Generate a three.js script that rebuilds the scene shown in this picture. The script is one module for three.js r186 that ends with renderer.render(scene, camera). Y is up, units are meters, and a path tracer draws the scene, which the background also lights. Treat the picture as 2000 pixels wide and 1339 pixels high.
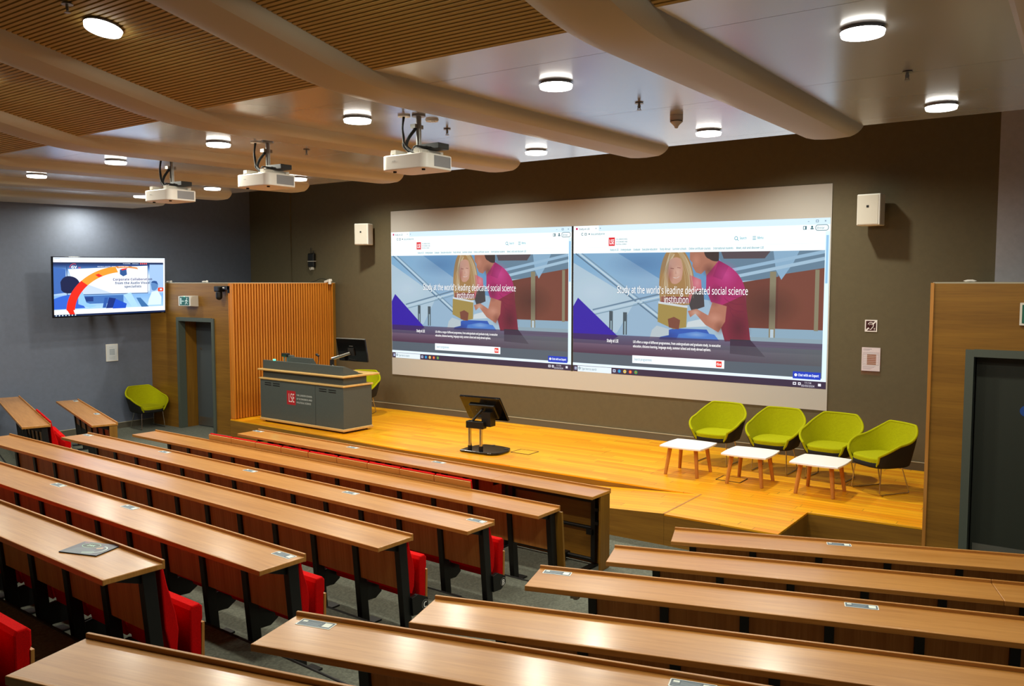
import * as THREE from 'three';
import { RectAreaLightUniformsLib } from 'three/addons/lights/RectAreaLightUniformsLib.js';
import { RoundedBoxGeometry } from 'three/addons/geometries/RoundedBoxGeometry.js';
import { mergeGeometries, toCreasedNormals } from 'three/addons/utils/BufferGeometryUtils.js';

// ------------------------------------------------------------------ camera, light, exposure
const EYE = 2.675;                                   // lens height above the flat floor at the front of the room
const scene = new THREE.Scene();
scene.background = new THREE.Color(0x000000);        // closed room: nothing outside
const camera = new THREE.PerspectiveCamera(2 * Math.atan(669.5 / 1664) * 180 / Math.PI, 2000 / 1339, 0.05, 60);
{
  const b = new THREE.Matrix4().makeBasis(
    new THREE.Vector3(0.81748345, 0, -0.57595208),
    new THREE.Vector3(-0.04159914, 0.99738824, -0.05904416),
    new THREE.Vector3(0.57444783, 0.07222673, 0.81534838));
  camera.quaternion.setFromRotationMatrix(b);
  camera.position.set(0, EYE, 0);
}
const renderer = new THREE.WebGLRenderer({ antialias: true });
renderer.toneMapping = THREE.LinearToneMapping;
renderer.toneMappingExposure = 1.0;
renderer.shadowMap.enabled = true;
RectAreaLightUniformsLib.init();
const LAMP_RADIANCE = 255;                            // downlights (all alike)
const LAMP_COLOR = new THREE.Color().setRGB(1.0, 0.985, 0.84);
const STAGE_SPOT = 27;                                // floods hung above the stage, out of sight behind the ceiling edge
const SCREEN_GLOW = 1.15, SCREEN_FILL = 0.2;        // projected pictures
const TV_GLOW = 1.25, TV_FILL = 0.6;

// ------------------------------------------------------------------ helpers
let seed = 7;
const rnd = () => { seed = (seed * 1664525 + 1013904223) >>> 0; return seed / 4294967296; };
const R = (a) => a * Math.PI / 180;
const V = (x, y, z) => new THREE.Vector3(x, y, z);
const Y = (v) => v + EYE;                            // heights that were measured from the lens level
const taken = new Map();
function numbered(n) { const k = taken.get(n) ?? 0; taken.set(n, k + 1); return k ? n + '_' + String(k).padStart(3, '0') : n; }
function shade(o) { o.castShadow = true; o.receiveShadow = true; return o; }
function tag(o, label, category, group) { o.userData.label = label; o.userData.category = category; if (group) o.userData.group = group; return o; }
function thing(name, label, category, p = [0, 0, 0], turn = 0, group) {
  const o = new THREE.Group(); o.name = numbered(name); o.position.set(...p); o.rotation.y = turn; scene.add(o);
  return tag(o, label, category, group);
}
function part(name, geo, m, parent) {                // one named mesh under a thing or a part
  const g = Array.isArray(geo) ? merge(geo) : geo;
  const o = shade(new THREE.Mesh(g, m)); o.name = name; parent.add(o); return o;
}
function solo(name, geo, m, label, category, p = [0, 0, 0], turn = 0, group) {
  const g = Array.isArray(geo) ? merge(geo) : geo;
  const o = shade(new THREE.Mesh(g, m)); o.name = numbered(name); o.position.set(...p); o.rotation.y = turn; scene.add(o);
  return tag(o, label, category, group);
}
function struct(name, geo, m) {
  const g = Array.isArray(geo) ? merge(geo) : geo;
  const o = shade(new THREE.Mesh(g, m)); o.name = name; o.userData.kind = 'structure'; scene.add(o); return o;
}
function dup(root, p, turn, label, group) {
  const r = root.clone(); r.name = numbered(root.name.replace(/_\d\d\d$/, '')); scene.add(r); r.position.set(...p); r.rotation.y = turn;
  r.userData = { ...root.userData }; if (label) r.userData.label = label; if (group) r.userData.group = group; return r;
}
function flat(g) { const o = g.index ? g.toNonIndexed() : g; for (const k of Object.keys(o.attributes)) if (!['position', 'normal', 'uv'].includes(k)) o.deleteAttribute(k); if (!o.attributes.uv) uvBox(o); return o; }
function merge(list) { return list.length === 1 ? list[0] : mergeGeometries(list.map(flat)); }
function uvBox(g, grain = 'x', off = 0) {            // uv in metres, u along the grain
  if (g.index) g = g.toNonIndexed();
  const p = g.attributes.position, n = g.attributes.normal, uv = new Float32Array(p.count * 2), ax = { x: 0, y: 1, z: 2 }[grain];
  for (let i = 0; i < p.count; i += 3) {
    const c = [0, 0, 0];
    for (let k = 0; k < 3; k++) { c[0] += Math.abs(n.getX(i + k)); c[1] += Math.abs(n.getY(i + k)); c[2] += Math.abs(n.getZ(i + k)); }
    const d = c.indexOf(Math.max(...c)); let [a, b] = [0, 1, 2].filter((q) => q !== d);
    if (b === ax) [a, b] = [b, a];
    for (let k = 0; k < 3; k++) { const q = [p.getX(i + k), p.getY(i + k), p.getZ(i + k)]; uv[(i + k) * 2] = q[a] + off; uv[(i + k) * 2 + 1] = q[b] + off * 0.37; }
  }
  g.setAttribute('uv', new THREE.BufferAttribute(uv, 2)); return g;
}
const box = (w, h, d, x = 0, y = 0, z = 0) => new THREE.BoxGeometry(w, h, d).translate(x, y, z);
const rbox = (w, h, d, r, x = 0, y = 0, z = 0, s = 2) => new RoundedBoxGeometry(w, h, d, s, r).translate(x, y, z);
const cyl = (r, h, x = 0, y = 0, z = 0, n = 20, r2 = r) => new THREE.CylinderGeometry(r, r2, h, n).translate(x, y, z);
function tube(pts, r, seg = 24, n = 8, smooth = true) {
  const v = pts.map((p) => V(...p)); let c;
  if (smooth) c = new THREE.CatmullRomCurve3(v, false, 'catmullrom', 0.4);
  else { c = new THREE.CurvePath(); for (let i = 1; i < v.length; i++) c.add(new THREE.LineCurve3(v[i - 1], v[i])); }
  return new THREE.TubeGeometry(c, seg, r, n, false);
}
function rod(a, b, r, n = 10, r2 = r) {              // straight rod between two points
  const A = V(...a), B = V(...b), d = B.clone().sub(A);
  const g = new THREE.CylinderGeometry(r2, r, d.length(), n);
  g.applyQuaternion(new THREE.Quaternion().setFromUnitVectors(V(0, 1, 0), d.clone().normalize()));
  return g.translate((A.x + B.x) / 2, (A.y + B.y) / 2, (A.z + B.z) / 2);
}
function prof(pts, width, bevel = 0, seg = 2) {      // outline in (z, height), extruded along x and centred on it
  const s = new THREE.Shape(pts.map(([z, h]) => new THREE.Vector2(-z, h)));
  const g = new THREE.ExtrudeGeometry(s, { depth: width - 2 * bevel, bevelEnabled: bevel > 0, bevelSize: bevel, bevelThickness: bevel, bevelOffset: -bevel, bevelSegments: seg, steps: 1, curveSegments: 8 });
  return g.translate(0, 0, -width / 2 + bevel).rotateY(Math.PI / 2);
}
function slab(pts, y0, y1, bevel = 0) {              // plan outline in (x, z) between two heights
  const s = new THREE.Shape(pts.map(([x, z]) => new THREE.Vector2(x, -z)));
  const g = new THREE.ExtrudeGeometry(s, { depth: y1 - y0 - 2 * bevel, bevelEnabled: bevel > 0, bevelSize: bevel, bevelThickness: bevel, bevelOffset: -bevel, bevelSegments: 2, steps: 1 });
  return g.rotateX(-Math.PI / 2).translate(0, y0 + bevel, 0);
}
function quadGeo(a, b, c, d) {                       // corners: bottom left, bottom right, top right, top left
  const g = new THREE.BufferGeometry();
  g.setAttribute('position', new THREE.Float32BufferAttribute([...a, ...b, ...c, ...a, ...c, ...d], 3));
  g.setAttribute('uv', new THREE.Float32BufferAttribute([0, 0, 1, 0, 1, 1, 0, 0, 1, 1, 0, 1], 2));
  g.computeVertexNormals(); return g;
}
function rrShape(w, h, r, x = 0, y = 0) {
  const s = new THREE.Shape(), a = x - w / 2, b = x + w / 2, c = y - h / 2, d = y + h / 2;
  s.moveTo(a + r, c); s.lineTo(b - r, c); s.quadraticCurveTo(b, c, b, c + r); s.lineTo(b, d - r); s.quadraticCurveTo(b, d, b - r, d);
  s.lineTo(a + r, d); s.quadraticCurveTo(a, d, a, d - r); s.lineTo(a, c + r); s.quadraticCurveTo(a, c, a + r, c); return s;
}

// ------------------------------------------------------------------ procedural textures and materials
function noiseField(n, seedN) {                      // tileable value noise
  let s = seedN; const t = new Float32Array(n * n); for (let i = 0; i < n * n; i++) { s = (s * 1664525 + 1013904223) >>> 0; t[i] = s / 4294967296; }
  return (x, y, px, py) => {                         // px, py: period in cells
    const xi = Math.floor(x), yi = Math.floor(y), fx = x - xi, fy = y - yi, u = fx * fx * (3 - 2 * fx), v = fy * fy * (3 - 2 * fy);
    const m = (a, p) => ((a % p) + p) % p, g = (a, b) => t[(m(a, px) % n) + (m(b, py) % n) * n];
    return (g(xi, yi) * (1 - u) + g(xi + 1, yi) * u) * (1 - v) + (g(xi, yi + 1) * (1 - u) + g(xi + 1, yi + 1) * u) * v;
  };
}
function texture(w, h, fn, { srgb = true, rep = [1, 1] } = {}) {
  const d = new Uint8Array(w * h * 4);
  for (let y = 0; y < h; y++) for (let x = 0; x < w; x++) { const c = fn(x / w, y / h), k = (y * w + x) * 4; for (let i = 0; i < 3; i++) d[k + i] = Math.max(0, Math.min(255, c[i])); d[k + 3] = 255; }
  const t = new THREE.DataTexture(d, w, h); t.wrapS = t.wrapT = THREE.RepeatWrapping; t.magFilter = THREE.LinearFilter; t.minFilter = THREE.LinearMipmapLinearFilter; t.generateMipmaps = true;
  if (srgb) t.colorSpace = THREE.SRGBColorSpace; t.repeat.set(...rep); t.needsUpdate = true; return t;
}
const mixc = (a, b, t) => a.map((v, i) => v + (b[i] - v) * t);
function woodMap(light, dark, sd, amount = 1, metres = [1.6, 0.4]) {
  const nz = noiseField(64, sd);
  return texture(512, 256, (u, v) => {
    const warp = nz(u * 4, v * 6, 4, 6) * 0.9;
    const fine = nz(u * 10, v * 64, 10, 64), mid = nz(u * 5 + 7, (v * 18 + warp * 1.5), 5, 18), broad = nz(u * 2 + 3, v * 4, 2, 4);
    const pore = Math.pow(nz(u * 26, v * 128 % 64, 26, 64), 6);
    return mixc(light, dark, Math.min(1, amount * (0.35 * mid + 0.3 * fine + 0.35 * broad) + 0.25 * pore * amount));
  }, { rep: [1 / metres[0], 1 / metres[1]] });
}
function grainMap(base, spread, cells, sd, metres) {
  const nz = noiseField(64, sd);
  return texture(256, 256, (u, v) => { const k = 1 + spread * (nz(u * cells, v * cells, cells, cells) * 0.6 + nz(u * 64, v * 64, 64, 64) * 0.4 - 0.5) * 2; return base.map((c) => c * k); }, { rep: [1 / metres, 1 / metres] });
}
function boardMap(sd) {                              // narrow strip flooring, boards along u, 3.2 m x 1.6 m
  const nz = noiseField(64, sd), rows = 16, tone = [];
  let s = sd; const rr = () => { s = (s * 1664525 + 1013904223) >>> 0; return s / 4294967296; };
  for (let r = 0; r < rows; r++) { const cuts = [rr() * 0.4, 0.45 + rr() * 0.4], ts = [rr(), rr()]; tone.push([cuts, ts]); }
  return texture(1024, 512, (u, v) => {
    const r = Math.min(rows - 1, Math.floor(v * rows)), [c, ts] = tone[r], b = u > c[0] && u <= c[1] ? 1 : 0, f = v * rows - r;
    const grain = nz(u * 12, v * 64, 12, 64) * 0.35 + nz(u * 6 + r * 3, v * 32, 6, 32) * 0.3;
    let col = mixc([255, 190, 26], [228, 140, 4], ts[b] * 0.7 + grain * 0.7);
    if (f < 0.04 || Math.abs(u - c[0]) < 0.0012 || Math.abs(u - c[1]) < 0.0012) col = col.map((q) => q * 0.72);
    return col;
  }, { rep: [1 / 3.2, 1 / 1.6] });
}
function std(o) { return new THREE.MeshStandardMaterial(o); }
const lin = (r, g, b) => new THREE.Color().setRGB(r, g, b);
const M = {};
M.desk = new THREE.MeshPhysicalMaterial({ map: woodMap([208, 148, 76], [166, 106, 34], 11, 0.95), roughness: 0.36, clearcoat: 0.55, clearcoatRoughness: 0.2 });
M.deskEdge = std({ map: woodMap([204, 144, 74], [164, 104, 34], 12, 1), roughness: 0.4 });
M.backPanel = std({ map: woodMap([200, 140, 70], [160, 100, 32], 13, 1), roughness: 0.5 });
M.veneer = std({ map: woodMap([156, 110, 32], [120, 80, 16], 14, 1.1, [2.4, 0.5]), roughness: 0.5 });
M.stage = std({ map: boardMap(21), roughness: 0.34 });
M.slat = std({ map: woodMap([224, 144, 44], [178, 100, 20], 15, 1), roughness: 0.5 });
M.trimWood = std({ map: woodMap([222, 186, 120], [196, 152, 84], 16, 1), roughness: 0.4 });
M.tableLeg = std({ map: woodMap([206, 138, 60], [172, 102, 34], 17, 1), roughness: 0.45 });
M.carpet = std({ map: grainMap([98, 100, 88], 0.18, 40, 31, 0.5), roughness: 1 });
M.wallFront = std({ map: grainMap([98, 88, 64], 0.03, 24, 32, 1.2), roughness: 0.75 });
M.wallSide = std({ map: grainMap([106, 114, 132], 0.03, 24, 33, 1.2), roughness: 0.7 });
M.wallPale = std({ map: grainMap([172, 170, 178], 0.03, 24, 34, 1.2), roughness: 0.7 });
M.baseboard = std({ color: 0x5b564a, roughness: 0.5 });
M.baseEdge = std({ color: 0xb0a890, roughness: 0.45 });
M.ceilPanel = new THREE.MeshPhysicalMaterial({ color: lin(0.42, 0.41, 0.41), roughness: 0.25, ior: 2.0, clearcoat: 1, clearcoatRoughness: 0.2 });
M.ceilRib = std({ color: lin(0.42, 0.28, 0.07), roughness: 0.55 });
M.ceilBeam = std({ color: lin(0.45, 0.41, 0.31), roughness: 0.5 });
M.ceilEdge = std({ color: lin(0.62, 0.58, 0.5), roughness: 0.5 });
M.slab = std({ color: 0x8c8880, roughness: 0.9 });
M.black = std({ color: 0x0d0d0c, roughness: 0.45 });
M.blackSoft = std({ color: 0x171614, roughness: 0.75 });
M.blackGloss = std({ color: 0x08080a, roughness: 0.12 });
M.chrome = std({ color: 0xc8c4bc, metalness: 1, roughness: 0.2 });
M.steel = std({ color: 0x9a9a96, metalness: 0.9, roughness: 0.4 });
M.white = std({ color: 0xe6e2da, roughness: 0.45 });
M.whiteGloss = std({ color: 0xfaf8fa, roughness: 0.3 });
M.offWhite = std({ color: 0xd6d0c4, roughness: 0.5 });
M.greyVent = std({ color: 0x8f8e90, roughness: 0.6 });
M.red = new THREE.MeshPhysicalMaterial({ map: grainMap([200, 2, 2], 0.08, 60, 41, 0.2), roughness: 0.95, specularIntensity: 0.3 });
M.lime = new THREE.MeshPhysicalMaterial({ map: grainMap([166, 166, 4], 0.07, 60, 42, 0.2), roughness: 0.95, specularIntensity: 0.3 });
M.shellBlack = std({ color: 0x14130f, roughness: 0.85 });
M.lectern = std({ map: grainMap([74, 80, 76], 0.05, 60, 43, 0.4), roughness: 0.62 });
M.doorGrey = std({ color: 0x4c5356, roughness: 0.55 });
M.doorFrame = std({ color: 0x51584f, roughness: 0.5 });
M.doorDark = std({ color: 0x2c3128, roughness: 0.6 });
M.screenCloth = std({ color: lin(0.56, 0.54, 0.51), roughness: 0.8 });
M.blue = std({ color: 0x1f4fa0, roughness: 0.5 });
M.clear = new THREE.MeshPhysicalMaterial({ color: 0xffffff, transmission: 1, roughness: 0.05, thickness: 0, ior: 1.45 });
M.lampGlow = std({ color: 0xffffff, emissive: lin(1, 0.98, 0.9), emissiveIntensity: 6, roughness: 0.5 });
M.led = std({ color: 0x0c3a20, emissive: lin(0.05, 1, 0.45), emissiveIntensity: 4 });

function canvas(w, h, draw) { const c = document.createElement('canvas'); c.width = w; c.height = h; draw(c.getContext('2d'), w, h); const t = new THREE.CanvasTexture(c); t.colorSpace = THREE.SRGBColorSpace; t.anisotropy = 8; return t; }
const fit = (x, s, px, py, w, font, al = 'left') => { x.font = font; x.textAlign = al; x.textBaseline = 'middle'; x.fillText(s, px, py, w); };
function blob(x, fill, pts) { x.fillStyle = fill; x.beginPath(); x.moveTo(pts[0][0], pts[0][1]); for (let i = 1; i < pts.length; i++) { const p = pts[i]; if (p.length === 4) x.quadraticCurveTo(...p); else x.lineTo(...p); } x.closePath(); x.fill(); }

// ------------------------------------------------------------------ flat print and pictures on screens
const pageMap = canvas(1800, 1012, (x, W, H) => {
  const U = (u) => u * W, Vv = (v) => v * H;
  const P = (l) => l.map((p) => p.map((q, i) => (i % 2 ? q * H : q * W)));
  x.fillStyle = '#f3fbfd'; x.fillRect(0, 0, W, H);
  // browser bar
  x.fillStyle = '#cfe6f7'; x.fillRect(0, 0, W, Vv(0.038)); x.fillStyle = '#f3fbfd'; x.fillRect(0, 0, U(0.115), Vv(0.038));
  x.fillStyle = '#c4185a'; x.fillRect(U(0.011), Vv(0.012), U(0.008), Vv(0.014));
  x.fillStyle = '#2b4a55'; fit(x, 'Study at LSE', U(0.024), Vv(0.02), U(0.05), '20px sans-serif'); fit(x, '×', U(0.103), Vv(0.02), 40, '22px sans-serif', 'center'); fit(x, '+', U(0.122), Vv(0.02), 40, '22px sans-serif', 'center');
  fit(x, '⌄', U(0.90), Vv(0.018), 40, '20px sans-serif', 'center'); fit(x, '–', U(0.928), Vv(0.018), 40, '22px sans-serif', 'center'); x.strokeStyle = '#2b4a55'; x.lineWidth = 2; x.strokeRect(U(0.953), Vv(0.012), 14, 11); fit(x, '×', U(0.984), Vv(0.018), 40, '24px sans-serif', 'center');
  x.fillStyle = '#1e5663'; fit(x, '←', U(0.012), Vv(0.056), 40, '26px sans-serif', 'center'); fit(x, '→', U(0.027), Vv(0.056), 40, '24px sans-serif', 'center');
  x.beginPath(); x.arc(U(0.041), Vv(0.056), 8, 0.6, 5.6); x.strokeStyle = '#1e5663'; x.lineWidth = 3; x.stroke(); x.strokeRect(U(0.052), Vv(0.05), 14, 13);
  x.beginPath(); x.arc(U(0.072), Vv(0.056), 5, 0, 7); x.fill(); fit(x, 'lse.ac.uk/study-at-lse', U(0.08), Vv(0.056), U(0.062), '20px sans-serif');
  for (const [u, s] of [[0.872, '⤴'], [0.892, '☆']]) fit(x, s, U(u), Vv(0.056), 40, '22px sans-serif', 'center');
  x.lineWidth = 3; x.strokeRect(U(0.911), Vv(0.046), 18, 18); x.fillRect(U(0.917), Vv(0.046), 8, 18); x.beginPath(); x.arc(U(0.94), Vv(0.05), 6, 0, 7); x.fill(); x.fillRect(U(0.935), Vv(0.057), 18, 7);
  x.beginPath(); x.roundRect(U(0.952), Vv(0.04), U(0.042), Vv(0.032), 14); x.stroke(); fit(x, 'Error', U(0.957), Vv(0.057), 50, '19px sans-serif'); fit(x, '⋮', U(0.989), Vv(0.057), 20, '20px sans-serif', 'center');
  // site header
  x.fillStyle = '#d41f2c'; x.fillRect(U(0.16), Vv(0.083), U(0.027), Vv(0.056)); x.fillStyle = '#fff'; fit(x, 'LSE', U(0.1735), Vv(0.113), U(0.021), 'bold 46px sans-serif', 'center');
  x.fillStyle = '#2a5560'; ['THE LONDON SCHOOL', 'OF ECONOMICS AND', 'POLITICAL SCIENCE ■'].forEach((s, i) => fit(x, s, U(0.192), Vv(0.095 + i * 0.017), U(0.05), '13px sans-serif'));
  x.strokeStyle = '#2f8ea3'; x.lineWidth = 3; x.beginPath(); x.arc(U(0.675), Vv(0.106), 10, 0, 7); x.stroke(); x.beginPath(); x.moveTo(U(0.679), Vv(0.113)); x.lineTo(U(0.684), Vv(0.121)); x.stroke();
  x.fillStyle = '#2f8ea3'; fit(x, 'Search', U(0.688), Vv(0.107), U(0.025), '22px sans-serif'); for (let i = 0; i < 3; i++) x.fillRect(U(0.735), Vv(0.097 + i * 0.009), U(0.012), 3); fit(x, 'Menu', U(0.752), Vv(0.107), U(0.022), '22px sans-serif');
  x.fillStyle = '#dcebf0'; x.fillRect(0, Vv(0.145), U(0.985), 2);
  x.fillStyle = '#2b7386'; [['Study at LSE', 0.166, 0.038], ['Undergraduate', 0.212, 0.046], ['Graduate', 0.268, 0.029], ['Executive education', 0.305, 0.064], ['Study Abroad', 0.378, 0.044], ['Summer schools', 0.43, 0.056], ['Online certificate courses', 0.495, 0.085], ['International students', 0.59, 0.075], ['Meet, visit and discover LSE', 0.676, 0.1]].forEach(([s, u, w]) => fit(x, s, U(u), Vv(0.165), U(w), '19px sans-serif'));
  // photograph of two students on a stair, drawn as flat shapes
  const top = 0.187, bot = 0.80;
  let g = x.createLinearGradient(0, Vv(top), U(0.6), Vv(bot)); g.addColorStop(0, '#8fc3e6'); g.addColorStop(0.5, '#9dc4e2'); g.addColorStop(1, '#b9d6e4'); x.fillStyle = g; x.fillRect(0, Vv(top), U(0.985), Vv(bot - top));
  blob(x, '#6fa6d3', P([[0.2, top], [0.62, top], [0.62, 0.5], [0.5, 0.47]])); blob(x, '#c4dfec', P([[0, 0.25], [0.28, 0.5], [0.2, 0.72], [0, 0.72]])); blob(x, '#a9cbe2', P([[0.28, 0.5], [0.42, 0.62], [0.42, 0.73], [0.2, 0.73]]));
  for (const [o, c, w] of [[0, '#5f7f96', 9], [0.016, '#d6edf6', 12], [0.03, '#7f9fb2', 6]]) { x.strokeStyle = c; x.lineWidth = w; x.beginPath(); x.moveTo(U(0.01 + o), Vv(top)); x.lineTo(U(0.385 + o), Vv(0.63)); x.stroke(); }
  for (const [dy, c, w] of [[0, '#6f8fa6', 10], [0.018, '#cfe8f4', 12], [0.035, '#86a7ba', 6]]) { x.strokeStyle = c; x.lineWidth = w; x.beginPath(); x.moveTo(U(0.09), Vv(0.57 + dy)); x.lineTo(U(0.38), Vv(0.455 + dy)); x.stroke(); }
  x.fillStyle = '#4a5a60'; x.fillRect(U(0.165), Vv(0.575), U(0.016), Vv(0.15)); x.fillRect(U(0.226), Vv(0.58), U(0.017), Vv(0.15)); x.fillStyle = '#aeccd6'; x.fillRect(U(0.171), Vv(0.64), U(0.005), Vv(0.08)); x.fillRect(U(0.232), Vv(0.64), U(0.006), Vv(0.09));
  // right side: brown panels, rails and posts
  blob(x, '#6e8fa4', P([[0.6, top], [0.985, top], [0.985, 0.34], [0.66, 0.37]])); blob(x, '#7b3b2b', P([[0.68, 0.38], [0.985, 0.3], [0.985, 0.67], [0.72, 0.67]])); blob(x, '#86442f', P([[0.83, 0.33], [0.985, 0.29], [0.985, 0.66], [0.83, 0.66]])); blob(x, '#5a4a4e', P([[0.62, top], [0.8, top], [0.78, 0.23], [0.63, 0.23]]));
  blob(x, '#9dbfd2', P([[0.72, 0.655], [0.985, 0.655], [0.985, 0.72], [0.74, 0.72]])); blob(x, '#9bc4e0', P([[0.81, top], [0.9, top], [0.88, 0.26], [0.84, 0.36], [0.82, 0.3]]));
  for (const [a, b, c, w] of [[0.3, 0.195, '#a9cfe8', 20], [0.345, 0.235, '#b8daee', 20]]) { x.strokeStyle = c; x.lineWidth = w; x.beginPath(); x.moveTo(U(0.66), Vv(a)); x.lineTo(U(0.985), Vv(b)); x.stroke(); }
  x.fillStyle = '#9a8f6c'; x.fillRect(U(0.8), Vv(0.31), U(0.022), Vv(0.4)); x.fillRect(U(0.955), Vv(0.3), U(0.014), Vv(0.36)); x.fillStyle = '#cfe6f0'; x.fillRect(U(0.805), Vv(0.66), U(0.012), Vv(0.06));
  blob(x, '#9fb8c0', P([[0.72, 0.71], [0.985, 0.71], [0.985, 0.76], [0.74, 0.76]]));
  // woman
  blob(x, '#b98a4c', P([[0.405, top], [0.375, 0.26, 0.378, 0.44], [0.385, 0.54], [0.5, 0.52], [0.52, 0.4], [0.515, 0.26, 0.48, top]]));
  blob(x, '#e2c79a', P([[0.42, top], [0.39, 0.3, 0.4, 0.46], [0.415, 0.42], [0.41, 0.28, 0.44, 0.2]])); blob(x, '#d9bf93', P([[0.45, top], [0.5, 0.26, 0.5, 0.46], [0.515, 0.44], [0.52, 0.28, 0.47, top]]));
  blob(x, '#e0a588', P([[0.418, 0.24], [0.408, 0.34, 0.43, 0.385], [0.452, 0.4, 0.468, 0.36], [0.478, 0.29, 0.468, 0.235], [0.445, 0.2, 0.418, 0.24]]));
  x.strokeStyle = '#8a4a3a'; x.lineWidth = 4; for (const [u, v] of [[0.43, 0.288], [0.457, 0.284]]) { x.beginPath(); x.moveTo(U(u - 0.007), Vv(v)); x.lineTo(U(u + 0.007), Vv(v + 0.003)); x.stroke(); }
  blob(x, '#fbeee6', P([[0.432, 0.345], [0.448, 0.362, 0.462, 0.338], [0.448, 0.35]])); blob(x, '#c98a72', P([[0.444, 0.3], [0.441, 0.325], [0.45, 0.325]]));
  blob(x, '#e06a78', P([[0.5, 0.33], [0.545, 0.36], [0.55, 0.45], [0.52, 0.52], [0.49, 0.5], [0.505, 0.42]])); blob(x, '#463e3e', P([[0.515, 0.44], [0.555, 0.42], [0.56, 0.53], [0.51, 0.56], [0.5, 0.52]])); blob(x, '#8e2430', P([[0.385, 0.47], [0.5, 0.47], [0.5, 0.51], [0.385, 0.51]]));
  // man
  blob(x, '#c07a5c', P([[0.5, top], [0.5, 0.235], [0.512, 0.255], [0.51, 0.275], [0.525, 0.315], [0.545, 0.325], [0.56, 0.3], [0.565, 0.335], [0.6, 0.33], [0.612, top]])); blob(x, '#3c2824', P([[0.555, top], [0.56, 0.225, 0.575, 0.23], [0.59, 0.25, 0.612, 0.245], [0.612, top]]));
  blob(x, '#c01f6c', P([[0.565, 0.335], [0.612, 0.24], [0.65, 0.275], [0.7, 0.33, 0.712, 0.42], [0.72, 0.56], [0.735, 0.735], [0.64, 0.745], [0.625, 0.66], [0.64, 0.53], [0.585, 0.5], [0.565, 0.42]]));
  blob(x, '#8f1f38', P([[0.625, 0.52], [0.712, 0.45], [0.735, 0.735], [0.64, 0.745], [0.625, 0.66]])); blob(x, '#a5125c', P([[0.612, 0.24], [0.65, 0.275], [0.625, 0.36], [0.59, 0.34]]));
  blob(x, '#c98062', P([[0.59, 0.5], [0.645, 0.525], [0.64, 0.62], [0.615, 0.69], [0.565, 0.645], [0.525, 0.575], [0.505, 0.6], [0.495, 0.56], [0.53, 0.545], [0.575, 0.585]]));
  blob(x, '#2d5fc4', P([[0.395, 0.7], [0.44, 0.675], [0.57, 0.675], [0.58, 0.7], [0.62, 0.745], [0.38, 0.75]])); blob(x, '#4f8ae0', P([[0.46, 0.71], [0.53, 0.69], [0.6, 0.705], [0.62, 0.745], [0.45, 0.745]])); blob(x, '#2b2c38', P([[0.66, 0.73], [0.735, 0.73], [0.79, 0.83], [0.66, 0.82]]));
  const soft = (c, cx, cy, rx, ry) => { x.save(); x.translate(U(cx), Vv(cy)); x.scale(U(rx), Vv(ry)); const q = x.createRadialGradient(0, 0, 0, 0, 0, 1); q.addColorStop(0, c + ')'); q.addColorStop(1, c.replace(/[\d.]+$/, '0)')); x.fillStyle = q; x.fillRect(-1, -1, 2, 2); x.restore(); };
  for (let i = 0; i < 46; i++) { const a = 0.382 + (i % 23) * 0.0013, b = i < 23; x.strokeStyle = ['rgba(238,214,160,0.55)', 'rgba(120,76,34,0.45)', 'rgba(206,166,104,0.6)'][i % 3]; x.lineWidth = 2.5; x.beginPath(); if (b) { x.moveTo(U(0.44 - i * 0.0008), Vv(0.19)); x.quadraticCurveTo(U(a - 0.002), Vv(0.3), U(a + 0.004 * Math.sin(i)), Vv(0.5)); } else { const j = i - 23; x.moveTo(U(0.455 + j * 0.0008), Vv(0.19)); x.quadraticCurveTo(U(0.482 + j * 0.0015), Vv(0.3), U(0.485 + j * 0.0014), Vv(0.46 + 0.02 * Math.sin(i))); } x.stroke(); }
  soft('rgba(150,70,58,0.5', 0.42, 0.33, 0.018, 0.07); soft('rgba(255,214,190,0.55', 0.452, 0.315, 0.02, 0.05); soft('rgba(90,40,36,0.55', 0.575, 0.3, 0.03, 0.05); soft('rgba(236,160,130,0.5', 0.525, 0.24, 0.022, 0.05);
  soft('rgba(244,96,176,0.5', 0.64, 0.33, 0.05, 0.09); soft('rgba(90,10,40,0.5', 0.6, 0.46, 0.03, 0.08); soft('rgba(60,8,24,0.55', 0.69, 0.66, 0.05, 0.12); soft('rgba(250,180,150,0.5', 0.6, 0.6, 0.035, 0.04); soft('rgba(110,50,36,0.5', 0.62, 0.66, 0.025, 0.05); soft('rgba(255,225,200,0.5', 0.525, 0.57, 0.025, 0.03); soft('rgba(20,40,120,0.5', 0.42, 0.73, 0.05, 0.04); soft('rgba(200,225,255,0.5', 0.53, 0.71, 0.05, 0.02); soft('rgba(255,190,190,0.5', 0.53, 0.38, 0.02, 0.05); soft('rgba(40,16,10,0.4', 0.8, 0.52, 0.12, 0.14); soft('rgba(230,245,255,0.4', 0.1, 0.45, 0.14, 0.14); soft('rgba(60,100,150,0.35', 0.3, 0.26, 0.16, 0.1);
  for (let i = 0; i < 7; i++) { x.strokeStyle = 'rgba(110,8,50,0.35)'; x.lineWidth = 5; x.beginPath(); x.moveTo(U(0.61 + i * 0.012), Vv(0.4 + i * 0.035)); x.quadraticCurveTo(U(0.66), Vv(0.44 + i * 0.04), U(0.70 + i * 0.003), Vv(0.42 + i * 0.045)); x.stroke(); }
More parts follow.
